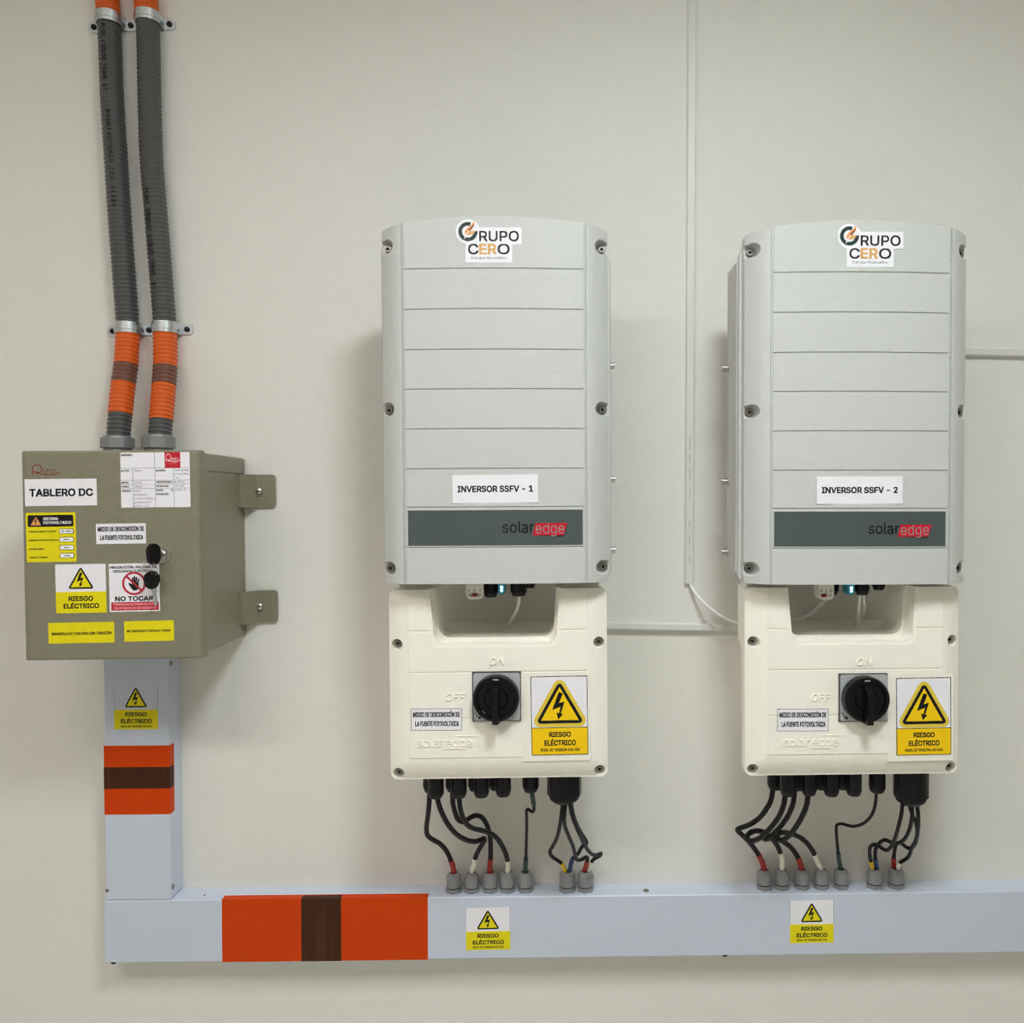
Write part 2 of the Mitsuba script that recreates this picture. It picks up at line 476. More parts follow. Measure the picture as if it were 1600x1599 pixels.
for pu0, pv0, pv1 in ((430, 743, 794), (432, 924, 974)):
    a, b = P(pu0, pv0, 0.008), P(385, pv1, 0.008)
    u_side, u_fold, u_end = br_ - 0.006, br_ + 0.012, a[0]
    prof = Polygon([(u_side - 0.012, 0.034), (u_side + 0.006, 0.034), (u_fold + 0.006, 0.008), (u_end, 0.008), (u_end, 0.0055), (u_fold + 0.0045, 0.0055), (u_side + 0.0045, 0.0315), (u_side - 0.012, 0.0315)])
    v0, v1 = b[1], a[1]
    br = exv(prof, v0, v1) ^ ext(rrect(u_side - 0.03, v0, u_end, v1, 0.006), 0, 0.1)
    slot_u, slot_v = P(405.5, (pv0 + pv1) / 2 + 1, 0.008)
    br = br - ext(rrect(slot_u - 0.0035, slot_v - 0.011, slot_u + 0.0035, slot_v + 0.007, 0.003), -0.01, 0.03)
    kb = put(box, "mounting_bracket", br, "box_paint", 25)
    sc = lathe_w(slot_u - 0.001, slot_v + 0.001, [(0, 0.0005), (0.006, 0.0005), (0.006, 0.0088), (0.0052, 0.0108), (0.003, 0.0122), (0, 0.0126)], 20)
    put(kb, "screw", sc, "steel", 30)
    put(kb, "screw_slot", cbox(slot_u - 0.0035, slot_u + 0.0015, slot_v + 0.0005, slot_v + 0.0017, 0.0118, 0.0128, 0.0002), "ink", False)
    put(kb, "wall_spacer", cbox(slot_u + 0.002, u_end - 0.004, v0 + 0.006, v1 - 0.006, -0.0005, 0.0056), "box_paint", False)
bs = P(405, 743, 0.004)
# stickers and prints of the box
Q = lambda px, py: P(px, py, BW)


def quest_logo(parent, u0, v0, s, w, bsdf, name, k=1.0):
    """A large looped Q with a long swash and small capitals; s is its height."""
    th = np.linspace(math.radians(215), math.radians(-100), 40)
    ring = [(u0 + s * (0.50 + 0.46 * math.cos(a)), v0 + s * (0.58 + 0.40 * math.sin(a))) for a in th]
    loop = [(u0 + s * (0.50 + 0.30 * math.cos(a) - 0.18), v0 + s * (0.17 + 0.13 * math.sin(a))) for a in np.linspace(math.radians(-60), math.radians(250), 24)]
    swash = [(u0 + s * x, v0 + s * y) for x, y in ((0.15, 0.27), (0.45, 0.28), (0.85, 0.10), (1.3, 0.03), (1.9, 0.02), (2.3, 0.09), (2.6, 0.28))]
    sw = spline(swash, s * 0.03)
    shp = union_all([LineString(ring).buffer(s * 0.035), LineString(loop).buffer(s * 0.03), LineString(sw).buffer(s * 0.04)])
    m = [ext(shp, w - 0.0001, w + 0.00025), text("UEST", u0 + s * 1.68, v0 + s * 0.37, s * 0.34, s * 1.22, False, w, 0.00025)]
    m = [tm(x) for x in m]
    for x in m:
        x.apply_translation([-u0, 0, 0]).apply_scale([k, 1, 1]).apply_translation([u0, 0, 0])
    return put(parent, name, join(m), bsdf, False)


lg0, lg1 = Q(48.5, 741.5), Q(89, 725.5)
quest_logo(box, lg0[0], lg0[1], lg1[1] - lg0[1], BW, "maroon_print", "logo_print")
st = Sticker(box, "name_sticker", Q(37, 748), Q(149, 790), BW, "white_paper", 0.3, "white paper sticker reading TABLERO DC")
st.texts([("TABLERO DC", 0.505, 0.505, 0.255, 0.88, True)])
st = Sticker(box, "specification_sticker", Q(185.5, 707.5), Q(294, 793.5), BW, "white_paper", 0.2, "white table sticker with a red logo square")
st.frame_lines("table_lines", [(0, 0.285, 1, 0.285), (0, 0.505, 1, 0.505), (0, 0.58, 1, 0.58), (0, 0.655, 1, 0.655), (0.495, 0, 0.495, 1), (0.175, 0.285, 0.175, 1), (0.765, 0.285, 0.765, 1)], 0.0004)
big, sm = 0.030, 0.028
rows = [("FABRICANTE:", 0.01, 0.045, big, 0.17, True, "l"), ("ALTURA:", 0.01, 0.33, big, 0.115, True, "l"), ("300 mm", 0.195, 0.33, sm, 0.10, False, "l"), ("MATERIAL:", 0.51, 0.33, big, 0.14, True, "l"),
        ("Acero laminado", 0.78, 0.325, sm, 0.205, False, "l"), ("en frío calibre", 0.78, 0.395, sm, 0.205, False, "l"), ("18", 0.80, 0.465, sm, None, False, "l"), ("ANCHO:", 0.012, 0.545, big, 0.105, True, "l"), ("250 mm", 0.195, 0.545, sm, 0.105, False, "l"),
        ("CERTIFICACIONES:", 0.51, 0.54, big, 0.235, True, "l"), ("RETIE 1250", 0.78, 0.54, sm, 0.14, False, "l"), ("FONDO:", 0.012, 0.618, big, 0.105, True, "l"), ("200 mm", 0.195, 0.618, sm, 0.105, False, "l"), ("ESTÁNDARES:", 0.51, 0.615, big, 0.18, True, "l"),
        ("IEC 62262", 0.78, 0.613, sm, 0.125, False, "l"), ("ACABADO:", 0.012, 0.695, big, 0.14, True, "l"), ("Pintura", 0.19, 0.695, sm, 0.09, False, "l"), ("electrostática", 0.19, 0.765, sm, 0.19, False, "l"), ("horneada y fijada por", 0.19, 0.835, sm, 0.285, False, "l"),
        ("paneles infrarrojos", 0.19, 0.905, sm, 0.245, False, "l"), ("color RAL - 7035", 0.19, 0.97, sm, 0.215, False, "l"), ("GRADO", 0.51, 0.69, big, 0.10, True, "l"), ("DE", 0.725, 0.69, big, 0.03, True, "l"), ("PROTECCIÓN:", 0.51, 0.76, big, 0.18, True, "l"), ("IP 54, IK - 07", 0.78, 0.688, sm, 0.155, False, "l")]
st.texts(rows)
st.rect("logo_square", 0.64, 0.0, 0.865, 0.285, "red_print", 2)
q0, q1 = st.at(0.655, 0.175), st.at(0.655, 0.03)
quest_logo(st.key, q0[0], q0[1], (q1[1] - q0[1]), st.lv(3) + 0.00015, "white_print", "logo_print", 0.66)
u, v = st.at(0.752, 0.205)
put(st.key, "logo_caption", text("INTERNACIONAL", u, v, 0.0012, 0.014, False, st.lv(3)), "pink_print", False)
st = Sticker(box, "system_sticker", Q(38.5, 800.5), Q(116.5, 877.5), BW, "yellow_print", 0.4, "yellow sticker with black SISTEMA FOTOVOLTAICO header")
st.rect("header", 0.04, 0.05, 0.955, 0.285, "ink", 1, 0.0022)
st.shape("header_triangle", rpoly([st.at(0.095, 0.255), st.at(0.31, 0.255), st.at(0.205, 0.075)], 0.0008), "rust_print", 2)
tri = lambda a, b: st.at(0.095 + a * 0.215, 0.06 + b * 0.2)
st.shape("header_bolt", Polygon([tri(*p) for p in BOLT]), "ink", 3)
st.texts([("SISTEMA", 0.355, 0.125, 0.052, 0.30, True, "l"), ("FOTOVOLTAICO", 0.355, 0.205, 0.052, 0.56, True, "l")], "white_print", 3, "header_lettering")
st.texts([("TENSIÓN DE CIRCUITO ABIERTO", 0.045, 0.382, 0.026, 0.565, True, "l"), ("CORRIENTE DE CORTO CIRCUITO", 0.045, 0.558, 0.026, 0.60, True, "l"), ("TENSIÓN NOMINAL", 0.045, 0.735, 0.026, 0.31, True, "l"), ("CORRIENTE NOMINAL", 0.045, 0.905, 0.026, 0.38, True, "l")])
for fy, s, fw in ((0.382, "350 - 400 V", 0.21), (0.55, "15.00 A", 0.13), (0.712, "400 V", 0.11), (0.875, "15.00 A", 0.13)):
    st.rect("value_border", 0.665, fy - 0.052, 0.955, fy + 0.052, "ink", 1, 0.0012)
    st.rect("value_field", 0.675, fy - 0.042, 0.945, fy + 0.042, "white_print", 2, 0.001)
    st.texts([(s, 0.81, fy, 0.026, fw, True)], "ink", 4, "value_lettering")
st = Sticker(box, "disconnect_sticker", Q(147, 818.5), Q(224.5, 850), BW, "white_paper", 0.4, "white sticker reading MEDIO DE DESCONEXIÓN DE LA FUENTE FOTOVOLTAICA")
DISC = [("MEDIO DE DESCONEXIÓN DE", 0.5, 0.265, 0.21, 0.925, True), ("LA FUENTE FOTOVOLTAICA", 0.515, 0.69, 0.21, 0.86, True)]
st.texts(DISC)
st = Sticker(box, "warning_sticker", Q(83.5, 881.5), Q(162.5, 957.5), BW, "white_paper", 0.4, "white and yellow RIESGO ELÉCTRICO sticker with a triangle")
st.rect("yellow_band", 0.0, 0.565, 1.0, 1.0, "yellow_print", 1)
warning_triangle(st, 0.245, 0.045, 0.765, 0.505, "yellow_print", thick=0.06)
st.texts([("RIESGO", 0.495, 0.705, 0.09, 0.48, True), ("ELÉCTRICO", 0.50, 0.855, 0.09, 0.70, True)])
st = Sticker(box, "caution_sticker", Q(166.5, 881), Q(245.5, 956), BW, "white_paper", 0.5, "white NO TOCAR sticker with a crossed-out hand in a red ring")
st.texts([("PRECAUCIÓN: PELIGRO DE", 0.49, 0.078, 0.047, 0.93, True), ("DESCARGA ELÉCTRICA", 0.485, 0.158, 0.047, 0.79, True), ("NO TOCAR", 0.49, 0.73, 0.088, 0.75, True)])
cu, cv = st.at(0.495, 0.415)
rr = 0.235 * (st.u1 - st.u0)
hand = [LineString([(-0.28, 0.12), (-0.30, -0.02), (-0.10, -0.42)]), LineString([(-0.22, 0.30), (-0.12, -0.2)]), LineString([(-0.02, 0.56), (0.0, -0.2)]), LineString([(0.14, 0.50), (0.10, -0.2)]), LineString([(0.30, 0.34), (0.24, -0.2)]), LineString([(-0.16, 0.48), (-0.12, 0.0)])]
palm = union_all([h.buffer(0.058) for h in hand[1:]] + [Polygon([(-0.20, 0.02), (0.30, 0.06), (0.30, -0.30), (0.16, -0.56), (-0.12, -0.58), (-0.34, -0.28), (-0.5, -0.02), (-0.40, 0.02), (-0.24, -0.18)]).buffer(0.03)])
st.shape("hand_symbol", affinity.affine_transform(palm, [rr, 0, 0, rr, cu + 0.06 * rr, cv]), "ink", 2)
ring = Point(cu, cv).buffer(rr, quad_segs=16).difference(Point(cu, cv).buffer(rr * 0.83, quad_segs=16)).union(LineString([(cu - rr * 0.62, cv + rr * 0.62), (cu + rr * 0.62, cv - rr * 0.62)]).buffer(rr * 0.085))
st.shape("prohibition_ring", ring, "crimson_print", 3)
st.rect("red_band", 0.03, 0.80, 0.975, 0.975, "crimson_print", 1, 0.0012)
st.texts([("TERMINALES ENERGIZADOS", 0.505, 0.845, 0.045, 0.87, True), ("EN POSICIÓN DE ABIERTO", 0.505, 0.925, 0.045, 0.83, True)], "pink_print", 3, "band_lettering")
st = Sticker(box, "instruction_sticker", Q(72, 972.5), Q(174.5, 1004.5), BW, "yellow_print", 0.4, "yellow sticker reading MANIPULAR TABLERO SIN TENSIÓN")
st.texts([("MANIPULAR TABLERO SIN TENSIÓN", 0.505, 0.535, 0.12, 0.90, True)])
st = Sticker(box, "instruction_sticker", Q(189.5, 971), Q(267, 1002.5), BW, "yellow_print", 0.5, "yellow sticker reading NO DESCONECTAR BAJO CARGA")
st.texts([("NO DESCONECTAR BAJO CARGA", 0.495, 0.49, 0.105, 0.88, True)])
# lock
lu, lv_ = Q(249.5, 868.0)
kl = put(box, "lock", lathe_w(lu, lv_, [(0, BW - 0.004), (0.0115, BW - 0.004), (0.0118, BW + 0.002), (0.0108, BW + 0.0034), (0.0075, BW + 0.0038), (0.0068, BW + 0.0068), (0.0060, BW + 0.0074), (0, BW + 0.0074)], 36), "steel", 25, "chrome cam lock")
put(kl, "lock_barrel", lathe_w(lu, lv_, [(0, BW + 0.006), (0.0040, BW + 0.006), (0.0040, BW + 0.0086), (0, BW + 0.0086)], 24), "dark_steel", 30)
frame()
# keys: one in the lock, its head edge-on, and one hanging from the ring
k1 = thing("key", "small key with black plastic head standing in the box lock", "key")
hc = Q(240, 868)
put(k1, "key_blade", cbox(lu - 0.0062, lu + 0.0006, lv_ - 0.0011, lv_ + 0.0011, BW + 0.004, BW + 0.024, 0.0003), "steel", False)
hu, hv = P(238.0, 867, BW + 0.030)
head = Man.batch_hull([cylw(0, 0, -0.0022, 0.0022, 0.0115, 0.0108, 28).translate([0, 0.004, 0]), cylw(0, 0, -0.0022, 0.0022, 0.0105, None, 28).translate([0, -0.004, 0]), cylw(0, -0.001, -0.0028, 0.0028, 0.0085, None, 28)])
head = (head - cylw(0, -0.0095, -0.01, 0.01, 0.0018, None, 16)).rotate([0, 70, 0]).translate([hu, hv, BW + 0.026])
put(k1, "key_head", head, "black_plastic", 30)
k2 = thing("key", "small key with round black head hanging below the box lock", "key", )
wu, wv = P(236.8, 905.5, BW + 0.016)
head2 = Man.batch_hull([cylw(0, 0.001, -0.0026, 0.0026, 0.0108, 0.0100, 32), cylw(0, -0.004, -0.002, 0.002, 0.0095, None, 32), cylw(0, 0, -0.0032, 0.0032, 0.0085, None, 32)]) - cylw(0, 0.0072, -0.02, 0.02, 0.0016, None, 16)
put(k2, "key_head", head2.translate([wu, wv, BW + 0.016]), "black_plastic", 30)
bu, bv = P(241.5, 946, BW + 0.013)
bpoly = Polygon([(-0.0034, -0.011), (0.0034, -0.011), (0.0034, -0.017), (0.0026, -0.0185), (0.0026, -0.035), (0, -0.0385), (-0.0018, -0.036), (-0.0012, -0.033), (-0.0024, -0.030), (-0.0014, -0.027), (-0.0024, -0.024), (-0.0020, -0.018), (-0.0034, -0.0165)])
put(k2, "key_blade", ext(bpoly, -0.0009, 0.0009).rotate([6, 0, 6]).translate([wu, wv, BW + 0.0155]), "zinc", 30)
rg = thing("key_ring", "thin wire ring joining the two keys at the box lock", "key ring")
a1, a2 = np.array([hu - 0.004, hv - 0.0085, BW + 0.029]), np.array([wu, wv + 0.0072, BW + 0.016])
cen = (a1 + a2) / 2
ax = (a1 - a2) / 2
nx = np.array([0.95, 0.2, 0.5])
nx -= ax * (nx @ ax) / (ax @ ax)
nx = nx / np.linalg.norm(nx) * 0.0115
put(rg, "wire", tube([cen + ax * 1.06 * math.cos(t) + nx * math.sin(t) for t in np.linspace(0, 2 * math.pi, 49)], 0.00045, 8), "steel", True)

# ------------------------------------------------------------------ corrugated conduits, their clamps
def conduit(label, cpts, tapes, nut_px, prints):
    """cpts: (pixel x, pixel y, distance from the wall)"""
    k = thing("flexible_conduit", label, "conduit", None)
    path = spline([[*P(x, y, w), w] for x, y, w in cpts], 0.0007)
    s = np.concatenate([[0], np.cumsum(np.linalg.norm(np.diff(path, axis=0), axis=1))])
    rad = 0.0170 + 0.0007 * np.cos(s / 0.0068 * 2 * math.pi)

    def cut(y0, y1):
        a, b = P(180, y1, path[-1][2])[1], P(180, y0, path[0][2])[1]
        vv = path[:, 1]
        lo = np.argmin(abs(vv - P(180, y0, np.interp(-y0, [-700, -520, 0], [0.053, 0.018, 0.018]))[1]))
        hi = np.argmin(abs(vv - P(180, y1, np.interp(-y1, [-700, -520, 0], [0.053, 0.018, 0.018]))[1]))
        return min(lo, hi), max(lo, hi) + 1
    put(k, "hose", tube(path, rad, 28), "hose_grey", True)
    for y0, y1, m_ in tapes:
        i, j = cut(y0, y1)
        put(k, "orange_tape" if m_ == "orange_wrap" else "brown_tape", tube(path[i:j], rad[i:j] + (0.0006 if m_ == "orange_wrap" else 0.0008), 28), m_, 50)
    # nut: faceted sleeve that screws into the box
    nu, nv0 = P(nut_px[0], nut_px[2], path[-1][2])
    nv1 = P(nut_px[0], nut_px[1], path[-1][2])[1]
    w = path[-1][2]
    hexa = Man.cylinder(nv1 - nv0, 0.0262, 0.0262, 8).rotate([-90, 0, 0]).translate([nu, nv0, w])
    cone = cylv(nu, w, nv0 - 0.001, nv1, 0.0256, 0.0256, 40)
    put(k, "connector_nut", (hexa ^ cylv(nu, w, nv0 - 0.01, nv1, 0.0262, 0.0246, 40)) + cylv(nu, w, nv1 - 0.004, nv1 + 0.003, 0.0215, 0.0198, 32), "cast_grey", 25, "grey connector nut")
    put(k, "connector_base", cylv(nu, w, bt - 0.006, nv0 + 0.001, 0.0205, None, 32), "cast_grey", 30)
    ms = []
    for string, y0, y1, du in prints:   # lettering that runs down the hose
        n = len(string)
        for i, ch in enumerate(string):
            if ch == " ":
                continue
            y = y0 + (y1 - y0) * (i + 0.5) / n
            c = path[np.argmin(abs(path[:, 1] - P(180, y, 0.018)[1]))]
            m = text(ch, 0, 0, 0.0062, None, False, 0, 0.0006)
            m.apply_transform(trimesh.transformations.rotation_matrix(-math.pi / 2, [0, 0, 1]))
            a = math.asin(max(-0.9, min(0.9, du / 0.0176)))
            m.apply_translation([0, 0, 0.0174])
            m.apply_transform(trimesh.transformations.rotation_matrix(a, [0, 1, 0]))
            m.apply_translation(c)
            ms.append(m)
    if ms:
        put(k, "printing", join(ms), "ink", False)
    return path


W0 = 0.0185
nut_w = 0.053
cA = [(166, -30, W0), (167.7, 0, W0), (170.8, 38, W0), (175, 150, W0 + 0.002), (181.4, 250, W0 + 0.003), (186, 325, W0 + 0.003), (199, 500, W0), (199.8, 515, W0), (196.8, 569, 0.026), (193.0, 598, 0.033), (188, 645, 0.045), (184.4, 690, nut_w)]
cB = [(226.5, -30, W0), (228, 0, W0), (231, 38, W0), (233.6, 150, W0 + 0.002), (236.8, 250, W0 + 0.003), (243, 325, W0 + 0.003), (257, 500, W0), (257.8, 515, W0), (258.3, 569, 0.026), (256.3, 600, 0.033), (252, 655, 0.046), (249.2, 690, nut_w)]
pA = conduit("left corrugated grey conduit with orange and brown tape bands, entering the beige box from above", cA, [(-28, 22, "orange_wrap"), (516, 648, "orange_wrap"), (570, 600, "brown_wrap")], (183.8, 685, 700.5),
             [("FLEX LIQUID TIGHT 1\"", 45, 150, -0.002), ("MANUFACTURED", 180, 262, 0.0005), ("IEC 61386", 268, 330, 0.001)])
pB = conduit("right corrugated grey conduit with orange and brown tape bands, next to the clamp end", cB, [(-28, 21, "orange_wrap"), (516, 657, "orange_wrap"), (573, 602, "brown_wrap")], (248, 683, 700.5),
             [("FLEXI CONDUIT LIQUID TIGHT  1\"", 300, 455, -0.005)])


def clamp(label, cx, cy, ears, h_px=(-8.5, 8.5)):
    """An omega strap: band over the hose, flat ears on the wall with a black screw in each."""
    k = thing("conduit_clamp", label, "clamp", None)
    cu, cv = P(cx, cy, W0)
    v0, v1 = P(cx, cy + h_px[1], W0)[1], P(cx, cy + h_px[0], W0)[1]
    ro, ri = 0.0199, 0.0181
    th = np.linspace(0, math.pi, 33)
    arch = Polygon([(cu + ro, 0.0)] + [(cu + ro * math.cos(a), W0 + ro * math.sin(a)) for a in th] + [(cu - ro, 0.0), (cu - ri, 0.0)] + [(cu + ri * math.cos(a), W0 + ri * math.sin(a)) for a in th[::-1]] + [(cu + ri, 0.0)])
    bead = Polygon([(cu + (ro + 0.0012) * math.cos(a), W0 + (ro + 0.0012) * math.sin(a)) for a in th] + [(cu + ri * math.cos(a), W0 + ri * math.sin(a)) for a in th[::-1]])
    band = exv(arch, v0, v1) + exv(bead, v0 + (v1 - v0) * 0.30, v0 + (v1 - v0) * 0.70)
    put(k, "strap", band, "zinc", 30, "shiny zinc strap")
    for ex, ey, sgn in ears:
        eu, ev = P(ex, ey, 0.003)
        edge = cu + sgn * ri
        top = 0.0028
        ear = ext(rrect(min(edge, eu + sgn * 0.0095), ev - 0.0085, max(edge, eu + sgn * 0.0095), ev + 0.0085, 0.006).union(sbox(min(edge, eu), ev - 0.0085, max(edge, eu), ev + 0.0085)), -0.0004, top)
        ke = put(k, "ear", ear, "zinc", 30)
        put(ke, "screw", lathe_w(eu, ev, [(0, 0.001), (0.0043, 0.001), (0.0043, 0.0048), (0.0036, 0.0058), (0, 0.0062)], 20), "black_plastic", 30, "black screw head")


clamp("zinc conduit clamp at the top of the left conduit, under the orange tape", 170.3, 31, [(146.8, 42.5, -1), (204.3, 40, 1)])
clamp("zinc conduit clamp at the top of the right conduit, under the orange tape", 231, 29, [(264.8, 38, 1)])
clamp("zinc conduit clamp on the left conduit halfway down, above the orange tape", 199.8, 513.5, [(176.2, 517.5, -1), (233, 516, 1)])
clamp("zinc conduit clamp on the right conduit halfway down, above the orange tape", 257.8, 512.5, [(292.2, 514.8, 1)])

# ------------------------------------------------------------------ sheet-metal trunking
TW = 0.045


def cap_screw(parent, u, v, w, bsdf="dark_steel"):
    put(parent, "screw", lathe_w(u, v, [(0, w - 0.001), (0.0042, w - 0.001), (0.0042, w + 0.0008), (0.003, w + 0.0018), (0, w + 0.0022)], 18), bsdf, 30)


def warn_small(parent, c0, c1, film, rot, label):
    st = Sticker(parent, "warning_sticker", c0, c1, TW, film, rot, label)
    st.rect("yellow_band", 0.0, 0.565, 1.0, 1.0, "yellow_print", 1)
    st.frame_lines("edge_lines", [(0, 0, 0, 0.57), (1, 0, 1, 0.57)], 0.0003, "ink_soft", 1)
    warning_triangle(st, 0.235, 0.045, 0.765, 0.51, "yellow_print", thick=0.06)
    st.texts([("RIESGO", 0.50, 0.665, 0.085, 0.48, True), ("ELÉCTRICO", 0.505, 0.82, 0.085, 0.70, True), ("NIVEL DE TENSIÓN 400 VDC", 0.505, 0.935, 0.042, 0.70, True)])
    return st


def tape_over(parent, name, u0, u1, v0, v1, bsdf, t, top=0.0, side=0.0, label=None):
    """Tape on the trunking's face, folded over its top by 'top' or over its right side by 'side' metres."""
    ms = [bx(u0, u1, v0, v1, TW - 0.0005, TW + t)]
    if top:
        ms.append(bx(u0, u1, v1 - 0.0005, v1 + t, TW - top, TW + t))
    if side:
        ms.append(bx(u1 - 0.0005, u1 + t, v0, v1, TW - side, TW + t))
    m = ms[0]
    for x in ms[1:]:
        m = m + x
    put(parent, name, m, bsdf, False, label)


ht, hb = P(700, 1402.5, TW)[1], P(700, 1499.3, TW)[1]
hl, hr = P(162.5, 1455, TW)[0], P(1700, 1440, TW)[0]
tr = thing("cable_trunking", "long bluish-white horizontal steel trunking under both inverters", "trunking")
put(tr, "body", cbox(hl, hr, hb, ht, -0.001, TW, 0.0016), "trunk_paint", 30)
lid0 = P(800, 1398, TW - 0.004)[1]
o0, o1 = P(347, 1450, TW)[0], P(668.5, 1450, TW)[0]
b0, b1 = P(471, 1450, TW)[0], P(533, 1450, TW)[0]
tape_over(tr, "orange_tape", o0, o1, hb - 0.0002, ht, "orange_tape", 0.0003, top=0.014, label="wide orange tape band")
tape_over(tr, "brown_tape", b0, b1, hb - 0.0004, ht, "brown_tape", 0.0006, top=0.011, label="brown tape strip across the orange band")
warn_small(tr, P(728, 1419, TW), P(797, 1484, TW), "white_paper", 0.6, "small RIESGO ELÉCTRICO sticker under the first inverter")
warn_small(tr, P(1234.5, 1407.5, TW), P(1302, 1473, TW), "white_paper", 0.4, "small RIESGO ELÉCTRICO sticker under the second inverter")
for px, py in ((1010, 1392.5), (318, 1404)):
    u = P(px, py, TW - 0.012)[0]
    m = lathe_v(u, TW - 0.016, [(0, ht - 0.001), (0.0048, ht - 0.001), (0.0048, ht + 0.001), (0.003, ht + 0.0022), (0, ht + 0.0024)] if px > 400 else [(0, ht - 0.001), (0.0016, ht - 0.001), (0.0016, ht + 0.001), (0, ht + 0.0012)], 18)
    put(tr, "screw", m, "dark_steel", 30)
for px in (181, 1131):
    u = P(px, 1495, TW - 0.01)[0]
    put(tr, "screw", lathe_v(u, TW - 0.004, [(0, hb - 0.0022), (0.0035, hb - 0.002), (0.0045, hb - 0.0006), (0.0045, hb + 0.001), (0, hb + 0.001)], 18), "ink", 30)

vl, vr = P(163.3, 1240, TW)[0], P(265.3, 1240, TW)[0]
tv = thing("cable_trunking", "short bluish-white upright steel trunking between the beige box and the long trunking", "trunking")
put(tv, "body", cbox(vl, vr, ht + 0.0005, bb - 0.001, -0.001, TW, 0.0016), "trunk_paint", 30)
v0, v1 = P(210, 1273, TW)[1], P(210, 1165.5, TW)[1]
tape_over(tv, "orange_tape", vl - 0.0002, vr, v0, v1, "orange_tape", 0.0003, side=0.016, label="orange tape band")
v0, v1 = P(210, 1232.5, TW)[1], P(210, 1199, TW)[1]
tape_over(tv, "brown_tape", vl - 0.0004, vr, v0, v1, "brown_tape", 0.0006, side=0.014, label="brown tape strip across the orange band")
warn_small(tv, P(178, 1070, TW), P(247, 1139.5, TW), "trunk_film", 0.0, "small RIESGO ELÉCTRICO sticker on the upright trunking")
for px, py in ((267.5, 1038.5), (268.5, 1389), (166, 1392)):
    u, v = P(px, py, TW)
    if px > 200:
        m = lathe_v(0, 0, [(0, -0.001), (0.0042, -0.001), (0.0042, 0.0008), (0.003, 0.0018), (0, 0.0022)], 18)
        vv = m.vertices.copy()
        m.vertices = np.stack([vr + vv[:, 1], v - vv[:, 0], TW - 0.008 + vv[:, 2]], 1)
        put(tv, "screw", m, "dark_steel", 30)
    else:
        put(tv, "screw", lathe_w(vl + 0.0025, v, [(0, TW - 0.001), (0.0024, TW - 0.001), (0.0024, TW + 0.0006), (0, TW + 0.001)], 16), "ink_soft", 30)

# ------------------------------------------------------------------ grey cable glands on the trunking
GW = 0.0235
GB = ht
gland_px = {"A": [(709, "first"), (737, "second"), (766, "third"), (793, "fourth"), (821, "fifth"), (886.5, "sixth"), (915, "seventh")],
            "B": [(1194, "first"), (1221.5, "second"), (1253, "third"), (1283, "fourth"), (1314, "fifth"), (1366.5, "sixth"), (1400, "seventh")]}
gland_what = ["around the first red cable sleeve from the left", "around the first white cable sleeve from the left", "around the second red cable sleeve from the left", "around the second white cable sleeve from the left",
              "around the lone green cable sleeve", "around the yellow and blue sleeves", "at the right end, around red and white sleeves"]
GTOP = {}
for side, inv in (("A", "first inverter"), ("B", "second inverter")):
    for i, (px, _) in enumerate(gland_px[side]):
        u = P(px, 1382, GW)[0]
        r = 0.0118 if i < 5 else 0.0128
        k = thing("cable_gland", f"grey cable gland {gland_what[i]}, under {inv}", "cable gland", None)
        rot = 15 + 11 * i
        hexa = Man.cylinder(0.007, r * 1.1, r * 1.1, 6).rotate([0, 0, rot]).rotate([-90, 0, 0]) ^ cylv(0, 0, -0.001, 0.01, r * 1.08, None, 32)
        put(k, "base_nut", hexa.translate([u, GB - 0.0003, GW]), "grey_plastic", 25)
        put(k, "thread", cylv(u, GW, GB + 0.004, GB + 0.010, r * 0.88, None, 28), "ink", 30, "dark gap ring")
        cap = (Man.cylinder(0.024, r * 1.06, r * 1.06, 8).rotate([0, 0, rot * 1.7]).rotate([-90, 0, 0]) ^ cylv(0, 0, -0.001, 0.017, r * 1.02, None, 36)) + cylv(0, 0, 0.016, 0.0205, r * 1.0, r * 0.86, 36) + cylv(0, 0, 0.0204, 0.0225, r * 0.86, r * 0.62, 36)
        cap = cap - cylv(0, 0, 0.016, 0.03, r * 0.50, None, 24)
        put(k, "cap", cap.translate([u, GB + 0.0085, GW]), "grey_plastic", 30)
        put(k, "seal", cylv(u, GW, GB + 0.020, GB + 0.0306, r * 0.52, None, 24), "black_plastic", 30)
        GTOP[side, i] = (u, GB + 0.0295)

# ------------------------------------------------------------------ inverters
WF = 0.224       # the cover's face, where its long grooves run
HB = 0.125       # half distance of the long grooves
HWI = 0.1595     # half width of the cover
P1 = lambda px, py: P(px, py, WF)
vs = lambda py: float(P1(772, py)[1])
GROOVES = [vs(y) for y in (421, 484, 547, 608.5, 670.5, 732.5, 792.5, 855)]
V_BOT = float(P(772, 910.5, WF - 0.015)[1])
V_TOP, V_COR = float(P(772, 337.5, WF + 0.005)[1]), float(P(772, 362, WF - 0.023)[1])


def face_w(u):
    a = abs(u)
    if a <= HB:
        return WF + 0.006 * (1 - (a / HB) ** 2)
    return WF - 0.025 * ((a - HB) / (HWI - HB)) ** 1.7


def profile(off=0.0, back=WF - 0.042):
    us = np.concatenate([np.linspace(-HWI, -HB, 14), np.linspace(-HB, HB, 26)[1:-1], np.linspace(HB, HWI, 14)])
    return Polygon([(u, face_w(u) - off) for u in us] + [(HWI, back), (-HWI, back)])


def grupo_outline(st):
    """The die-cut white shape round the logo."""
    a = lambda x, y: st.at(x, y)
    return union_all([Point(a(0.168, 0.274)).buffer(0.0160), sbox(*a(0.32, 0.56), *a(1.0, 0.20)).buffer(0.001), sbox(*a(0.15, 1.02), *a(0.85, 0.52)).buffer(0.001)]).buffer(0.003).buffer(-0.002)


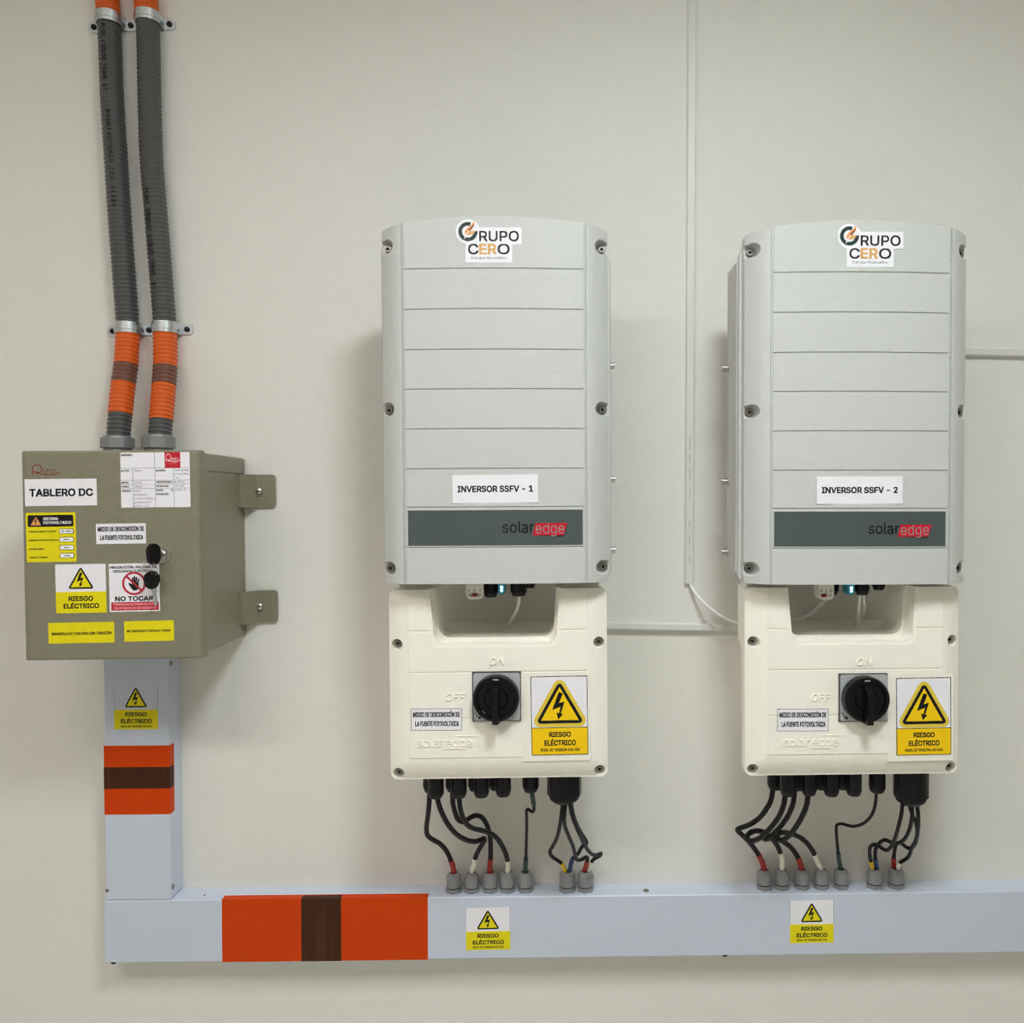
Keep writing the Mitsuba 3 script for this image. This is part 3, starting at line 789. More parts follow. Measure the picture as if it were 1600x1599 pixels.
def inverter(i, u0, dv, roll, npx, name_text, name_rot, logo_px, ordinal):
    frame(u0, 0.15 + dv, roll)
    inv = thing("solar_inverter", f"{ordinal} pale grey wall inverter with a ribbed cover and sticker INVERSOR SSFV - {i}", "inverter", "wall inverters")
    tr_ = lambda m: m.translate([u0, dv, 0])
    prof = exv(profile(), V_BOT - 0.01, V_TOP + 0.02)
    R_ = (HWI ** 2 + (V_TOP - V_COR) ** 2) / (2 * (V_TOP - V_COR))
    arc = [(R_ * math.sin(a), V_TOP - R_ + R_ * math.cos(a)) for a in np.linspace(math.asin(HWI / R_), -math.asin(HWI / R_), 40)]
    outline = Polygon([(-HWI, V_BOT), (HWI, V_BOT)] + arc).buffer(-0.004).buffer(0.004, quad_segs=5)
    # face edges softened: the cover is the hull-free stack of the outline, slightly smaller at the face
    cover = prof ^ (ext(outline, 0, 0.3))
    inset = exv(profile(0.0017, 0), V_BOT - 0.01, V_TOP + 0.02)
    cuts = None
    slabs = [bx(-HB, HB, g - 0.0010, g + 0.0010, 0, 0.3) for g in GROOVES]
    slabs += [bx(s * HB - 0.0010, s * HB + 0.0010, V_BOT - 0.01, V_TOP + 0.02, 0, 0.3) for s in (-1, 1)]
    slabs += [bx(s * (HB + 0.0025) - 0.0006, s * (HB + 0.0025) + 0.0006, V_BOT - 0.01, V_TOP + 0.02, 0, 0.3) for s in (-1, 1)]
    g = Man.batch_boolean(slabs, m3.OpType.Add) - inset
    cover = cover - g
    # pockets of the six cover screws, open to the sides
    pockets, spots = [], []
    for s in (-1, 1):
        for v in (vs(381), vs(638), vs(889)):
            cu = s * 0.1515
            spots.append((cu, v))
            pockets.append(cylw(cu, v, WF - 0.030, 0.3, 0.0098, 0.0145, 28))
            pockets.append(bx(min(cu, s * 0.2), max(cu, s * 0.2), v - 0.0092, v + 0.0092, WF - 0.030, 0.3))
    cover = cover - Man.batch_boolean(pockets, m3.OpType.Add)
    # recess for the nameplate
    pv0, pv1 = vs(852), vs(798)
    cover = cover - (bx(-0.1225, 0.1225, pv0 - 0.0008, pv1 + 0.0008, 0, 0.3) - exv(profile(0.0012, 0), -1, 1))
    kc = put(inv, "cover", tr_(cover), "cast_paint", 28, "pale grey cast cover with grooves")
    for cu, v in spots:
        socket_screw(kc, u0 + cu, v + dv, WF - 0.0300, 0.0047)
    plate = (exv(profile(0.0004, 0), pv0, pv1) - exv(profile(0.0011, 0), -1, 1)) ^ bx(-0.1217, 0.1217, pv0, pv1, 0, 0.3)
    kp = put(inv, "brand_plate", tr_(plate), "plate_grey", 30, "dark grey strip with a black and red logo")
    # logo of the plate: black word, red slanted box with grey letters
    lw = face_w(0.008) - 0.0006
    xo = 0.0255
    t1 = text("solar", 0.0318, pv0 + 0.0255, 0.0152, 0.0435, False, lw, 0.0006)
    put(kp, "logo_lettering", t1.apply_translation([u0, dv, 0]), "ink", False)
    ra_, rb_ = 0.0535, 0.100
    rv0, rv1 = pv0 + 0.0135, pv0 + 0.0305
    put(kp, "logo_panel", tr_(ext(Polygon([(ra_ - 0.002, rv0), (rb_ - 0.005, rv0), (rb_, rv1), (ra_ + 0.002, rv1)]), face_w(0.075) - 0.0008, face_w(0.053) - 0.0002)), "red_print", False)
    t2 = text("edge", 0.0760, pv0 + 0.0235, 0.0150, 0.0400, False, face_w(0.053) - 0.0003, 0.0003)
    put(kp, "logo_letters", t2.apply_translation([u0, dv, 0]), "plate_letter", False)
    # heat sink and wall mount behind the cover
    hs = bx(-0.1635, 0.1635, vs(894) + 0.002, V_COR - 0.006, WF - 0.052, WF - 0.0415)
    put(inv, "rim", tr_(Man.batch_hull([bx(-0.1635, 0.1635, V_BOT + 0.008, V_COR - 0.022, WF - 0.052, WF - 0.0415), bx(-0.158, 0.158, V_BOT + 0.001, V_COR - 0.008, WF - 0.052, WF - 0.0415)])), "cast_paint", False)
    sink = cbox(-0.1655, 0.1655, V_BOT + 0.013, V_COR - 0.030, 0.107, WF - 0.0515, 0.001)
    for j in range(15):
        x = -0.14 + j * 0.02
        sink = sink - bx(x - 0.006, x + 0.006, -1, V_BOT + 0.03, 0.115, WF - 0.065) - bx(x - 0.006, x + 0.006, V_COR - 0.05, 1, 0.115, WF - 0.065)
    put(inv, "heat_sink", tr_(sink), "aluminium", 30, "raw aluminium heat sink")
    put(inv, "wall_mount", tr_(cbox(-0.11, 0.11, V_BOT + 0.05, V_COR - 0.09, -0.0005, 0.108)), "dark_steel", False)
    for v in (vs(553), vs(747), vs(868)):
        for s in (-1, 1):
            m = cylu(v, 0.114, 0.1645, 0.1750, 0.0050, 20) + cylu(v, 0.114, 0.1645, 0.1668, 0.0068, 20)
            put(inv, "side_screw", tr_(m if s > 0 else m.mirror([1, 0, 0])), "steel", 30)
    # things under its lower edge: toggle, gland, status light, glands
    zb = V_BOT + 0.003
    wt = 0.150
    tu = lambda px: P(px, 920, wt)[0] + 0.083
    tx = npx["toggle"]
    a, b = tx
    lo = P(740, 937, wt)[1]
    tog = Man.batch_hull([bx(a, b, zb - 0.006, zb + 0.012, wt - 0.024, wt)] + [cylw(x, lo + 0.008, wt - 0.024, wt, 0.008, None, 24) for x in (a + 0.008, b - 0.008)])
    tog = tog - ext(rrect(a + 0.0035, lo + 0.0045, b - 0.0035, lo + 0.0095, 0.0024), wt - 0.004, wt + 0.01)
    kt = put(inv, "toggle_switch", tr_(tog), "toggle_white", 30, "white switch block marked P 1 0")
    ms = [text(c, u0 + a + (b - a) * f, dv + lo + 0.0135, 0.0042, None, False, wt, 0.0002) for c, f in (("P", 0.19), ("1", 0.50), ("0", 0.81))]
    put(kt, "lettering", join(ms), "ink", False)
    mid = (a + b) / 2 + (0.0 if i == 1 else -0.004)
    put(kt, "lever", tr_(ext(Polygon([(mid - 0.0045, lo + 0.009), (mid + 0.0045, lo + 0.009), (mid + 0.0022, lo + 0.0045), (mid - 0.0022, lo + 0.0045)]), wt - 0.005, wt + 0.001)), "toggle_red", False, "red lever")
    for (gu, gv, r, ww) in npx["glands"]:
        g_ = cylv(gu, ww, gv + 0.006, zb + 0.01, r, None, 12) + cylv(gu, ww, gv, gv + 0.0061, r * 0.72, r * 0.94, 28)
        put(inv, "cable_gland", tr_(g_), "black_plastic", 30, "black cable gland")
    la, lb = npx["led"]
    kk = put(inv, "status_light", tr_(cbox(la, lb, P(740, 929, wt)[1], zb + 0.01, wt - 0.03, wt - 0.004)), "led_body", False, "small glowing blue-green status light")
    for y, rad in ((918.5, (6.5, 9.5, 9.0)), (923.5, (1.2, 5.5, 6.5))):
        put(kk, "led", tr_(cylw((la + lb) / 2, P(740, y, wt)[1], wt - 0.005, wt - 0.0035, 0.0021, None, 16)), "white_print", 30, emitter=dict(type="area", radiance={"type": "rgb", "value": list(rad)}))
    # stickers
    fw = WF + 0.0058
    st = Sticker(inv, "name_sticker", P(*npx["name"][:2], fw), P(*npx["name"][2:], fw), fw, "white_paper", name_rot, f"white sticker reading {name_text}")
    st.texts([(name_text, 0.5, 0.5, 0.205, 0.88, True)])
    lx, ly = logo_px       # pixel of the top left corner of the logo's box; 98 x 64 pixels
    c0, c1 = P(lx, ly, fw), P(lx + 98, ly + 62, fw)
    st = Sticker.__new__(Sticker)
    (st.u0, st.v1), (st.u1, st.v0) = c0, c1
    st.w, st.rot, st.c = fw, 0.0, (c0 + c1) / 2
    Sticker.__init__(st, inv, "logo_sticker", c0, c1, fw, "white_paper", 0.0, "white die-cut sticker with the GRUPO CERO logo", grupo_outline(st))
    cu, cv = st.at(0.168, 0.274)
    H = st.v1 - st.v0
    r_ = 0.245 * H
    full = Point(cu, cv).buffer(r_, quad_segs=16).difference(Point(cu, cv).buffer(r_ * 0.62, quad_segs=16))
    wedge = Polygon([(cu, cv), (cu + r_ * 0.45, cv + r_ * 1.3), (cu + r_ * 1.6, cv + r_ * 1.0), (cu + r_ * 1.6, cv + r_ * 0.10)])
    st.shape("letter_ring", full.difference(wedge), "green_print", 1)
    q = lambda x, y: (cu + r_ * x, cv + r_ * y)
    st.shape("leaf_light", Polygon([q(-0.05, -0.42), q(0.0, -0.15), q(0.25, 0.05), q(0.85, 0.10), q(0.55, -0.25), q(0.2, -0.34)]), "tan_print", 2)
    st.shape("leaf_tan", Polygon([q(-0.25, -0.45), q(-0.33, 0.0), q(-0.1, 0.35), q(0.35, 0.68), q(0.70, 1.12), q(0.66, 0.55), q(0.30, 0.12), q(0.0, -0.3)]), "rust_print", 3)
    st.shape("leaf_dark", Polygon([q(-0.12, -0.35), q(0.12, 0.25), q(0.66, 0.85), q(0.52, 0.42), q(0.2, 0.05)]), "brown_print", 4)
    st.shape("leaf_stem", LineString([q(-0.36, -0.74), q(-0.22, -0.40), q(0.1, 0.05)]).buffer(r_ * 0.045), "white_print", 5)
    st.texts([("RUPO", 0.663, 0.387, 0.25, 0.625, 2), ("C", 0.25, 0.718, 0.25, 0.155, 2), ("O", 0.735, 0.718, 0.25, 0.185, 2)], "ink", 1)
    st.texts([("ER", 0.482, 0.718, 0.25, 0.27, True)], "tan_print", 1, "gold_lettering")
    st.texts([("Energías Renovables", 0.495, 0.938, 0.066, 0.56, False)], "ink_soft", 1, "small_lettering")
    return inv


U1, U2, DV2 = -0.0830, 0.4310, -0.0022
g_of = lambda px, py, w, r, u0, d=0.0: (P(px, py, w)[0] - u0, P(px, py, w)[1] - d, r, w)
n1 = dict(toggle=(P(726.5, 920, 0.15)[0] - U1, P(753.5, 920, 0.15)[0] - U1), led=(P(776.5, 920, 0.146)[0] - U1, P(788, 920, 0.146)[0] - U1), name=(706, 742, 840, 786),
          glands=[g_of(765, 933, 0.130, 0.0110, U1), g_of(809, 931.5, 0.135, 0.0125, U1), g_of(825, 919, 0.115, 0.0105, U1)])
n2 = dict(toggle=(P(1279, 920, 0.15)[0] - U2, P(1303, 920, 0.15)[0] - U2), led=(P(1324.5, 920, 0.146)[0] - U2, P(1335.5, 920, 0.146)[0] - U2), name=(1276, 744.5, 1410, 787.5),
          glands=[g_of(1299, 929, 0.120, 0.0110, U2, DV2), g_of(1346.5, 929.5, 0.135, 0.0110, U2, DV2), g_of(1372.5, 922, 0.125, 0.0100, U2, DV2)])
inverter(1, U1, 0.0, 0.3, n1, "INVERSOR SSFV - 1", 0.3, (716, 345), "left")
inverter(2, U2, DV2, 0.05, n2, "INVERSOR SSFV - 2", 0.1, (1311, 352), "right")

# ------------------------------------------------------------------ DC isolator units below the inverters
WD = 0.195
HWD = 0.1575
vd = lambda py: float(P(775, py, WD)[1])
D_TOP, D_BOT = vd(921), vd(1221)


def isolator(i, u0, dv, roll, px0, knob_px, plate_px, disc_px, warn_px, ordinal, on_px, off_px, logo_px):
    """px0: pixel of the unit's centre line, to turn pixels into local u."""
    frame(u0, (D_TOP + D_BOT) / 2 + dv, roll)
    iso = thing("isolator_box", f"cream switch box with black rotary knob under the {ordinal} inverter, cables hanging below", "switch box", "cream switch boxes")
    tr_ = lambda m: m.translate([u0, dv, 0])
    lu = lambda px: float(P(px, 1000, WD)[0] - u0)
    N = dict(l=-0.0945, r=0.0875, b=vd(1005.5))      # the notch at the face
    outline = rpoly([(-HWD, D_BOT), (HWD, D_BOT), (HWD, D_TOP), (-HWD, D_TOP)], 0.011)

    def notch(g, r):
        return Polygon([(N["l"] + g - 0.003, D_TOP + 0.05), (N["l"] + g - 0.003, D_TOP), (N["l"] + g + 0.004, N["b"] + g), (N["r"] - g - 0.004, N["b"] + g), (N["r"] - g + 0.001, D_TOP), (N["r"] - g + 0.001, D_TOP + 0.05)]).buffer(-r).buffer(r, quad_segs=8)
    slab = ext(outline, WD - 0.032, WD).refine_to_length(0.006)

    def bend(v):
        v = np.array(v)
        a = np.abs(v[:, 0])
        drop = 0.013 * np.clip((a - 0.127) / (HWD - 0.127), 0, 1) ** 1.6
        drop = np.minimum(np.hypot(drop, 0.016 * np.clip((vd(1186) - v[:, 1]) / (vd(1186) - D_BOT), 0, 1) ** 1.8), 0.0175)
        v[:, 2] -= drop * (v[:, 2] - (WD - 0.032)) / 0.032
        return v
    cover = slab.warp_batch(bend)
    cover = cover - ext(notch(0.0, 0.016), 0, 0.3)
    rimlip = (ext(outline, WD - 0.034, WD - 0.0145) - ext(outline.buffer(-0.0032), 0, 0.3)) - ext(notch(0, 0.016), 0, 0.3)
    cover = cover + rimlip
    # raised panels with narrow joints
    rows = [(vd(984.2), D_TOP - 0.004, True), (vd(1048.8), vd(986.6), False), (vd(1120.6), vd(1051.2), False), (vd(1183), vd(1123), False)]
    panels = []
    for v0, v1, top in rows:
        panels.append(ext(rrect(-0.1275, v0, 0.1275, v1, 0.004), WD - 0.001, WD + 0.0014) - ext(notch(-0.0045, 0.016), 0, 0.3))
    cover = cover + Man.batch_boolean(panels, m3.OpType.Add)
    spots = [(s * 0.1455, v) for s in (-1, 1) for v in (vd(1007), vd(1209.5))]
    pk = [cylw(x, v, WD - 0.020, 0.3, 0.0078, 0.0140, 28) for x, v in spots] + [bx(min(x, x + s_ * 0.006), max(x, x + s_ * 0.006), v - 0.006, v + 0.006, WD - 0.020, 0.3) for (x, v), s_ in zip(spots, (-1, -1, 1, 1))]
    cover = cover - Man.batch_boolean(pk, m3.OpType.Add)
    kc = put(iso, "cover", tr_(cover), "cream_paint", 28, "cream cast cover with a wide notch at the top")
    for x, v in spots:
        socket_screw(kc, u0 + x, v + dv, WD - 0.0200, 0.0044)
    # body behind: wider above, narrower below; then the wall mount
    B_ = [(-0.150, D_TOP - 0.001), (-0.150, vd(1026) + 0.008), (-0.141, vd(1044)), (-0.141, D_BOT + 0.004), (0.141, D_BOT + 0.004), (0.141, vd(1044)), (0.150, vd(1026) + 0.008), (0.150, D_TOP - 0.001)]
    bodyp = rpoly(B_, 0.006).difference(notch(0.004, 0.016))
    put(iso, "body", tr_(ext(bodyp, 0.100, WD - 0.0315)), "cream_paint", 30)
    mnt = sbox(-0.118, D_BOT + 0.05, 0.118, -0.2015)
    put(iso, "wall_mount", tr_(ext(mnt, -0.0005, 0.101)), "cream_paint", 30)
    for a in (-0.148, 0.096):
        put(iso, "hanger", tr_(cbox(a, a + 0.052, D_TOP - 0.004, V_BOT + 0.0105, 0.115, 0.150)), "cream_paint", False)
    # raised lettering
    def em(s, px, py, h, wd, sh):
        uu, vv = P(px, py, WD)
        return text(s, uu, vv, h, wd, False, WD + 0.0010, 0.0022, shear=sh)
    put(iso, "raised_lettering", em("ON", *on_px, 0.0105, 0.0215, 0.22), "cream_paint", False)
    put(iso, "raised_lettering", em("OFF", *off_px, 0.0105, 0.0265, 0.22), "cream_paint", False)
    lx, ly = logo_px
    ms = [em("solar", lx, ly, 0.0128, 0.0385, 0.0), em("edge", lx + 44.5, ly, 0.0128, 0.037, 0.0)]
    a = P(lx + 22.5, ly + 10.5, WD)
    ms += [ext(Polygon([(a[0], a[1]), (a[0] + 0.024, a[1]), (a[0] + 0.024, a[1] + 0.0012), (a[0], a[1] + 0.0012)]), WD + 0.0010, WD + 0.0030)]
    b = P(lx + 40, ly - 9, WD)
    ms += [ext(sbox(b[0], b[1], b[0] + 0.029, b[1] + 0.0010), WD + 0.0010, WD + 0.0026)]
    put(iso, "raised_logo", join(ms), "cream_paint", False)
    # rotary switch
    fp = WD + 0.0014
    (a0, a1), (b0_, b1_) = P(plate_px[0], plate_px[1], fp), P(plate_px[2], plate_px[3], fp)
    ks = put(iso, "switch_surround", ext(sbox(a0, b1_, b0_, a1), fp - 0.0005, fp + 0.0022), "ink_soft", False, "dark square switch frame")
    put(ks, "switch_plate", ext(rrect(a0 + 0.0018, b1_ + 0.0015, b0_ - 0.0012, a1 - 0.0015, 0.003), fp, fp + 0.0042), "switch_plate", False, "silver square plate")
    dx, dy = (a0 + 0.0105, b1_ + 0.0055)
    lockm = ext(sbox(dx - 0.0018, dy - 0.0015, dx + 0.0018, dy + 0.0016), fp + 0.003, fp + 0.0045) + ext(Point(dx, dy + 0.0018).buffer(0.0014).difference(Point(dx, dy + 0.0018).buffer(0.0007)), fp + 0.003, fp + 0.0045)
    arrow = ext(LineString([(a0 + 0.0035, b1_ + 0.0135), (a0 + 0.007, b1_ + 0.0085)]).buffer(0.0005).union(Polygon([(a0 + 0.0058, b1_ + 0.0076), (a0 + 0.0086, b1_ + 0.0066), (a0 + 0.0074, b1_ + 0.0095)])), fp + 0.003, fp + 0.0045)
    put(ks, "plate_symbols", lockm + arrow, "ink", False)
    cx, cy = (a0 + b0_) / 2, (a1 + b1_) / 2
    kw = fp + 0.004
    knob = lathe_w(cx, cy, [(0, kw - 0.001), (0.0322, kw - 0.001), (0.0330, kw + 0.001), (0.0330, kw + 0.013), (0.0318, kw + 0.0152), (0.0272, kw + 0.0155), (0.0262, kw + 0.011), (0, kw + 0.011)], 56)
    kk = put(iso, "knob", knob, "black_plastic", 30, "round black rotary knob")
    # handle: a bar that rises from the dish, higher towards its lower end
    hp = Polygon([(0.021, kw + 0.009), (0.021, kw + 0.014), (0.012, kw + 0.0275), (-0.024, kw + 0.0300), (-0.0330, kw + 0.0280), (-0.0335, kw + 0.009)])
    bar = exu(hp, -0.0052, 0.0052).translate([cx, cy, 0])
    bar = Man.batch_hull([exu(hp, -0.0040, 0.0040).translate([cx, cy, 0]), (exu(hp, -0.0056, 0.0056) ^ bx(-1, 1, -1, 1, 0, kw + 0.020)).translate([cx, cy, 0])])
    put(kk, "handle", bar + cylw(cx, cy, kw + 0.010, kw + 0.014, 0.018, 0.0150, 40), "black_plastic", 30)
    mk = [ext(sbox(cx - 0.0040, cy + 0.0268, cx + 0.0040, cy + 0.0288), kw + 0.0150, kw + 0.0158)]
    if i == 1:
        mk.append(ext(affinity.rotate(sbox(cx - 0.0215, cy - 0.0215, cx - 0.0155, cy - 0.0185), -45), kw + 0.0106, kw + 0.0118))
    put(kk, "marker", join(mk), "ink_faint", False, "pale marks on the knob")
    # stickers
    st = Sticker(iso, "disconnect_sticker", P(*disc_px[:2], fp), P(*disc_px[2:], fp), fp, "white_paper", -0.4, "white sticker reading MEDIO DE DESCONEXIÓN DE LA FUENTE FOTOVOLTAICA")
    st.texts(DISC)
    st.frame_lines("edge_lines", [(0, 0, 1, 0), (0, 1, 1, 1), (0, 0, 0, 1), (1, 0, 1, 1)], 0.0006, "ink_soft", 1)
    x0, y0, x1, y1 = warn_px
    Sticker(iso, "clear_film", P(x0 - 15, y0 - 6, fp), P(x1 + 4, y1 + 10, fp), fp - 0.00025, "cream_film", 0.3)
    st = Sticker(iso, "warning_sticker", P(x0, y0, fp), P(x1, y1, fp), fp + 0.0003, "white_paper", 0.4, "large RIESGO ELÉCTRICO sticker with a yellow triangle over a yellow band")
    st.rect("yellow_band", 0.0, 0.655, 1.0, 1.0, "amber_print", 1)
    warning_triangle(st, 0.075, 0.055, 0.94, 0.60, "amber_print", "amber_edge", thick=0.062)
    st.frame_lines("edge_lines", [(0, 0, 1, 0), (0, 0.655, 1, 0.655), (0, 1, 1, 1), (0, 0, 0, 1), (1, 0, 1, 1)], 0.0008, "ink", 2)
    st.texts([("RIESGO", 0.505, 0.742, 0.058, 0.385, True), ("ELÉCTRICO", 0.505, 0.85, 0.062, 0.56, True), ("NIVEL DE TENSIÓN 400 VDC", 0.505, 0.94, 0.034, 0.70, True)])
    # black glands at the bottom
    for j, (gx, gy, r, ww) in enumerate(GL[i]):
        uu, vv = P(gx, gy, ww)
        top = D_BOT + dv + 0.006
        if r < 0.02:
            g_ = cylv(uu, ww, vv + 0.007, top, r, None, 10) + cylv(uu, ww, vv + 0.002, vv + 0.0071, r * 0.82, r * 0.96, 32) + cylv(uu, ww, vv, vv + 0.0021, r * 0.68, r * 0.82, 32)
        else:
            g_ = Man.cylinder(top - vv - 0.012, r * 1.03, r * 1.03, 12).rotate([-90, 0, 0]).translate([uu, vv + 0.012, ww]) + cylv(uu, ww, vv + 0.0055, vv + 0.0125, r * 0.88, r * 0.93, 40) + cylv(uu, ww, vv, vv + 0.0056, r * 0.62, r * 0.88, 40)
        put(iso, "cable_gland", g_, "black_plastic", 30, "black cable gland")
    return iso


wF, wR = 0.158, 0.120
GL = {1: [(680, 1246, 0.0118, wF), (716, 1246, 0.0118, wF), (751, 1245, 0.0118, wF), (785, 1244, 0.0118, wF), (672, 1237, 0.0118, wR), (707, 1236, 0.0118, wR), (742, 1235, 0.0118, wR), (774, 1234, 0.0118, wR), (828, 1237.5, 0.0125, 0.140), (880.5, 1254, 0.0250, 0.140)],
      2: [(1230, 1243, 0.0118, wF), (1263, 1242, 0.0118, wF), (1298, 1243.5, 0.0118, wF), (1333, 1243, 0.0118, wF), (1210, 1233, 0.0118, wR), (1246, 1234, 0.0118, wR), (1282, 1233, 0.0118, wR), (1316, 1233, 0.0118, wR), (1369.5, 1238.5, 0.0125, 0.140), (1422, 1256.5, 0.0250, 0.140)]}
D1U, D2U, DDV2 = float(P(778.5, 1070, WD)[0]), float(P(1335.5, 1070, WD)[0]), 0.0015
isolator(1, D1U, 0.0, 0.4, 778.5, (775, 1091), (738, 1050, 814, 1126.5), (642, 1107.5, 721, 1140.5), (830, 1058, 917.5, 1179.5), "left", (777.5, 1033), (711, 1088.5), (672.5, 1159))
isolator(2, D2U, DDV2, 0.3, 1335.5, (1352, 1091), (1310, 1052.5, 1385.5, 1127), (1214.5, 1108, 1293.5, 1142), (1401, 1060.5, 1484.5, 1179.5), "right", (1350, 1034), (1281.5, 1089), (1243.5, 1158))
frame()

# ------------------------------------------------------------------ cables from the black glands to the grey glands
ZA = lambda pts, ox, oy, s: [(ox + x * s, oy + y * s) for x, y in pts]


def cable(label, pts, w0, w1, end, rj, rs, sleeve, frac, bulge=0.0, group=None, first=None, name="power_cable", wiggle=None):
    """pts: pixels from the black gland to the grey gland. w runs from w0 to w1; the last stretch, from pixel row frac on, wears a coloured sleeve."""
    k = thing(name, label, "cable", group)
    n = len(pts)
    d = np.concatenate([[0], np.cumsum([math.dist(pts[i], pts[i + 1]) for i in range(n - 1)])])
    d = d / d[-1]
    P3 = []
    for j, (x, y) in enumerate(pts):
        t = d[j]
        w = w0 + (w1 - w0) * (t * t * (3 - 2 * t)) + bulge * math.sin(math.pi * t)
        P3.append([*P(x, y, w), w])
    P3[0][1] += 0.006
    eu, ev = end
    P3[-1] = [eu, ev + 0.001, w1]
    P3.append([eu, ev - 0.008, w1])
    CABLES.append(dict(k=k, path=spline(P3, 0.0016), rj=rj, rs=rs, sleeve=sleeve, cutv=P(*frac, w1 + 0.004), first=None if not first else P(*first, w0)[1]))


CABLES = []


def relax_cables():
    """Cables that would run through each other are moved apart in depth, their ends held."""
    cam = np.array([0, 0, CAM_D])
    for it in range(60):
        worst = 0
        for a in range(len(CABLES)):
            for b in range(a + 1, len(CABLES)):
                A, B_ = CABLES[a], CABLES[b]
                if abs(A["path"][:, 0].mean() - B_["path"][:, 0].mean()) > 0.2:
                    continue
                D = np.linalg.norm(A["path"][:, None] - B_["path"][None], axis=2)
                ia, ib = np.nonzero(D < max(A["rj"], A["rs"]) + max(B_["rj"], B_["rs"]) + 0.0006)
                for C, idx, other, sgn in ((A, ia, B_["path"][ib], 1), (B_, ib, A["path"][ia], -1)):
                    if not len(idx):
                        continue
                    n = len(C["path"])
                    own = C["path"][idx]
                    s_ = np.where(np.abs(own[:, 2] - other[:, 2]) > 0.0004, np.sign(own[:, 2] - other[:, 2]), sgn)
                    push = np.zeros(n)
                    np.add.at(push, idx, s_)
                    push = np.sign(push) * 0.0012
                    ker = np.exp(-np.linspace(-2, 2, 17) ** 2)
                    push = np.convolve(push, ker / ker.sum(), "same")
                    t = np.linspace(0, 1, n)
                    push *= np.clip(t / 0.1, 0, 1) * np.clip((1 - t) / 0.14, 0, 1)
                    ray = (cam - C["path"])
                    C["path"] = C["path"] + ray / ray[:, 2:] * push[:, None]
                    C["path"][:, 2] = np.maximum(C["path"][:, 2], C["rs"] + 0.001)
                    worst += len(idx)
        if not worst:
            break


def build_cables():
    for C in CABLES:
        q, ker = C["path"], np.exp(-np.linspace(-1.6, 1.6, 11) ** 2)
        sm_ = np.stack([np.convolve(np.pad(q[:, c], 5, mode="edge"), ker / ker.sum(), "valid") for c in range(3)], 1)
        f_ = np.clip(np.minimum(np.arange(len(q)), np.arange(len(q))[::-1]) / 8.0, 0, 1)[:, None]
        C["path"] = q * (1 - f_) + sm_ * f_
        k, path, rj, rs, sleeve = C["k"], C["path"], C["rj"], C["rs"], C["sleeve"]
        hi = int(len(path) * 0.55)
        i = hi + int(np.argmin(np.linalg.norm(path[hi:, :2] - C["cutv"], axis=1)))
        put(k, "jacket", tube(path[:i + 1], rj, 14), "black_cable", True)
        rr = np.full(len(path) - i, rs)
        put(k, "sleeve", tube(path[i - 1:], np.concatenate([[rs * 0.97], rr]), 16), sleeve, 60, {"red_sleeve": "red sleeve", "white_sleeve": "white sleeve", "green_sleeve": "dark green sleeve", "yellow_sleeve": "yellow sleeve", "blue_sleeve": "blue sleeve"}[sleeve])
        if C["first"] is not None:
            j = int(np.argmin(abs(path[:hi, 1] - C["first"])))
            put(k, "upper_sleeve", tube(path[:j + 1], rs, 16), sleeve, 60, "dark green sleeve at the top")


def ends(side, i, du=0.0):
    u, v = GTOP[side, i]
    return (u + du, v)


zA = lambda p: ZA(p, 650, 1215, 190 / 1600)
zB = lambda p: ZA(p, 840, 1215, 120 / 1037)
zC = lambda p: ZA(p, 1140, 1220, 170 / 1510)
zD = lambda p: ZA(p, 1290, 1220, 180 / 1599)
one = lambda z, p: z([p])[0]
L_ = "black cable with {} under the {} inverter"
cable(L_.format("red sleeve, leftmost of the bundle", "left"), zA([(182, 170), (172, 350), (155, 520), (138, 650), (150, 760), (220, 820), (310, 870), (400, 970), (460, 1100), (495, 1210), (500, 1285)]), wR, GW, ends("A", 0), 0.0038, 0.0043, "red_sleeve", one(zA, (462, 1100)))
cable(L_.format("white sleeve, second from left, with a sharp kink", "left"), zA([(268, 235), (295, 340), (360, 510), (450, 660), (560, 770), (680, 830), (790, 845), (875, 810), (905, 800), (890, 850), (840, 930), (785, 1045), (755, 1170), (740, 1280)]), wF, GW, ends("A", 1), 0.0038, 0.0041, "white_sleeve", one(zA, (785, 1045)), 0.012)
cable(L_.format("red sleeve, arching behind its neighbours", "left"), zA([(478, 175), (485, 330), (520, 480), (560, 565), (605, 590), (660, 570), (720, 525), (790, 500), (850, 515), (910, 580), (955, 690), (978, 820), (982, 950), (980, 1080), (968, 1190), (965, 1280)]), wR, GW, ends("A", 2), 0.0038, 0.0043, "red_sleeve", one(zA, (980, 1080)), -0.006)
cable(L_.format("white sleeve, crossing over to the fourth gland", "left"), zA([(565, 235), (575, 370), (605, 500), (660, 610), (740, 668), (850, 695), (960, 730), (1050, 785), (1120, 880), (1170, 980), (1200, 1070), (1212, 1170), (1210, 1280)]), wF, GW, ends("A", 3), 0.0038, 0.0042, "white_sleeve", one(zA, (1198, 1070)), 0.016)
cable("thin dark cable with green sleeves at both ends under the left inverter", zA([(1518, 170), (1535, 270), (1550, 370), (1552, 440), (1525, 462), (1495, 430), (1465, 410), (1455, 450), (1456, 600), (1453, 800), (1447, 1060), (1441, 1170), (1438, 1285)]), 0.140, GW, ends("A", 4), 0.0024, 0.0036, "green_sleeve", one(zA, (1446, 1065)), 0.0, None, one(zA, (1545, 385)), "ground_cable")
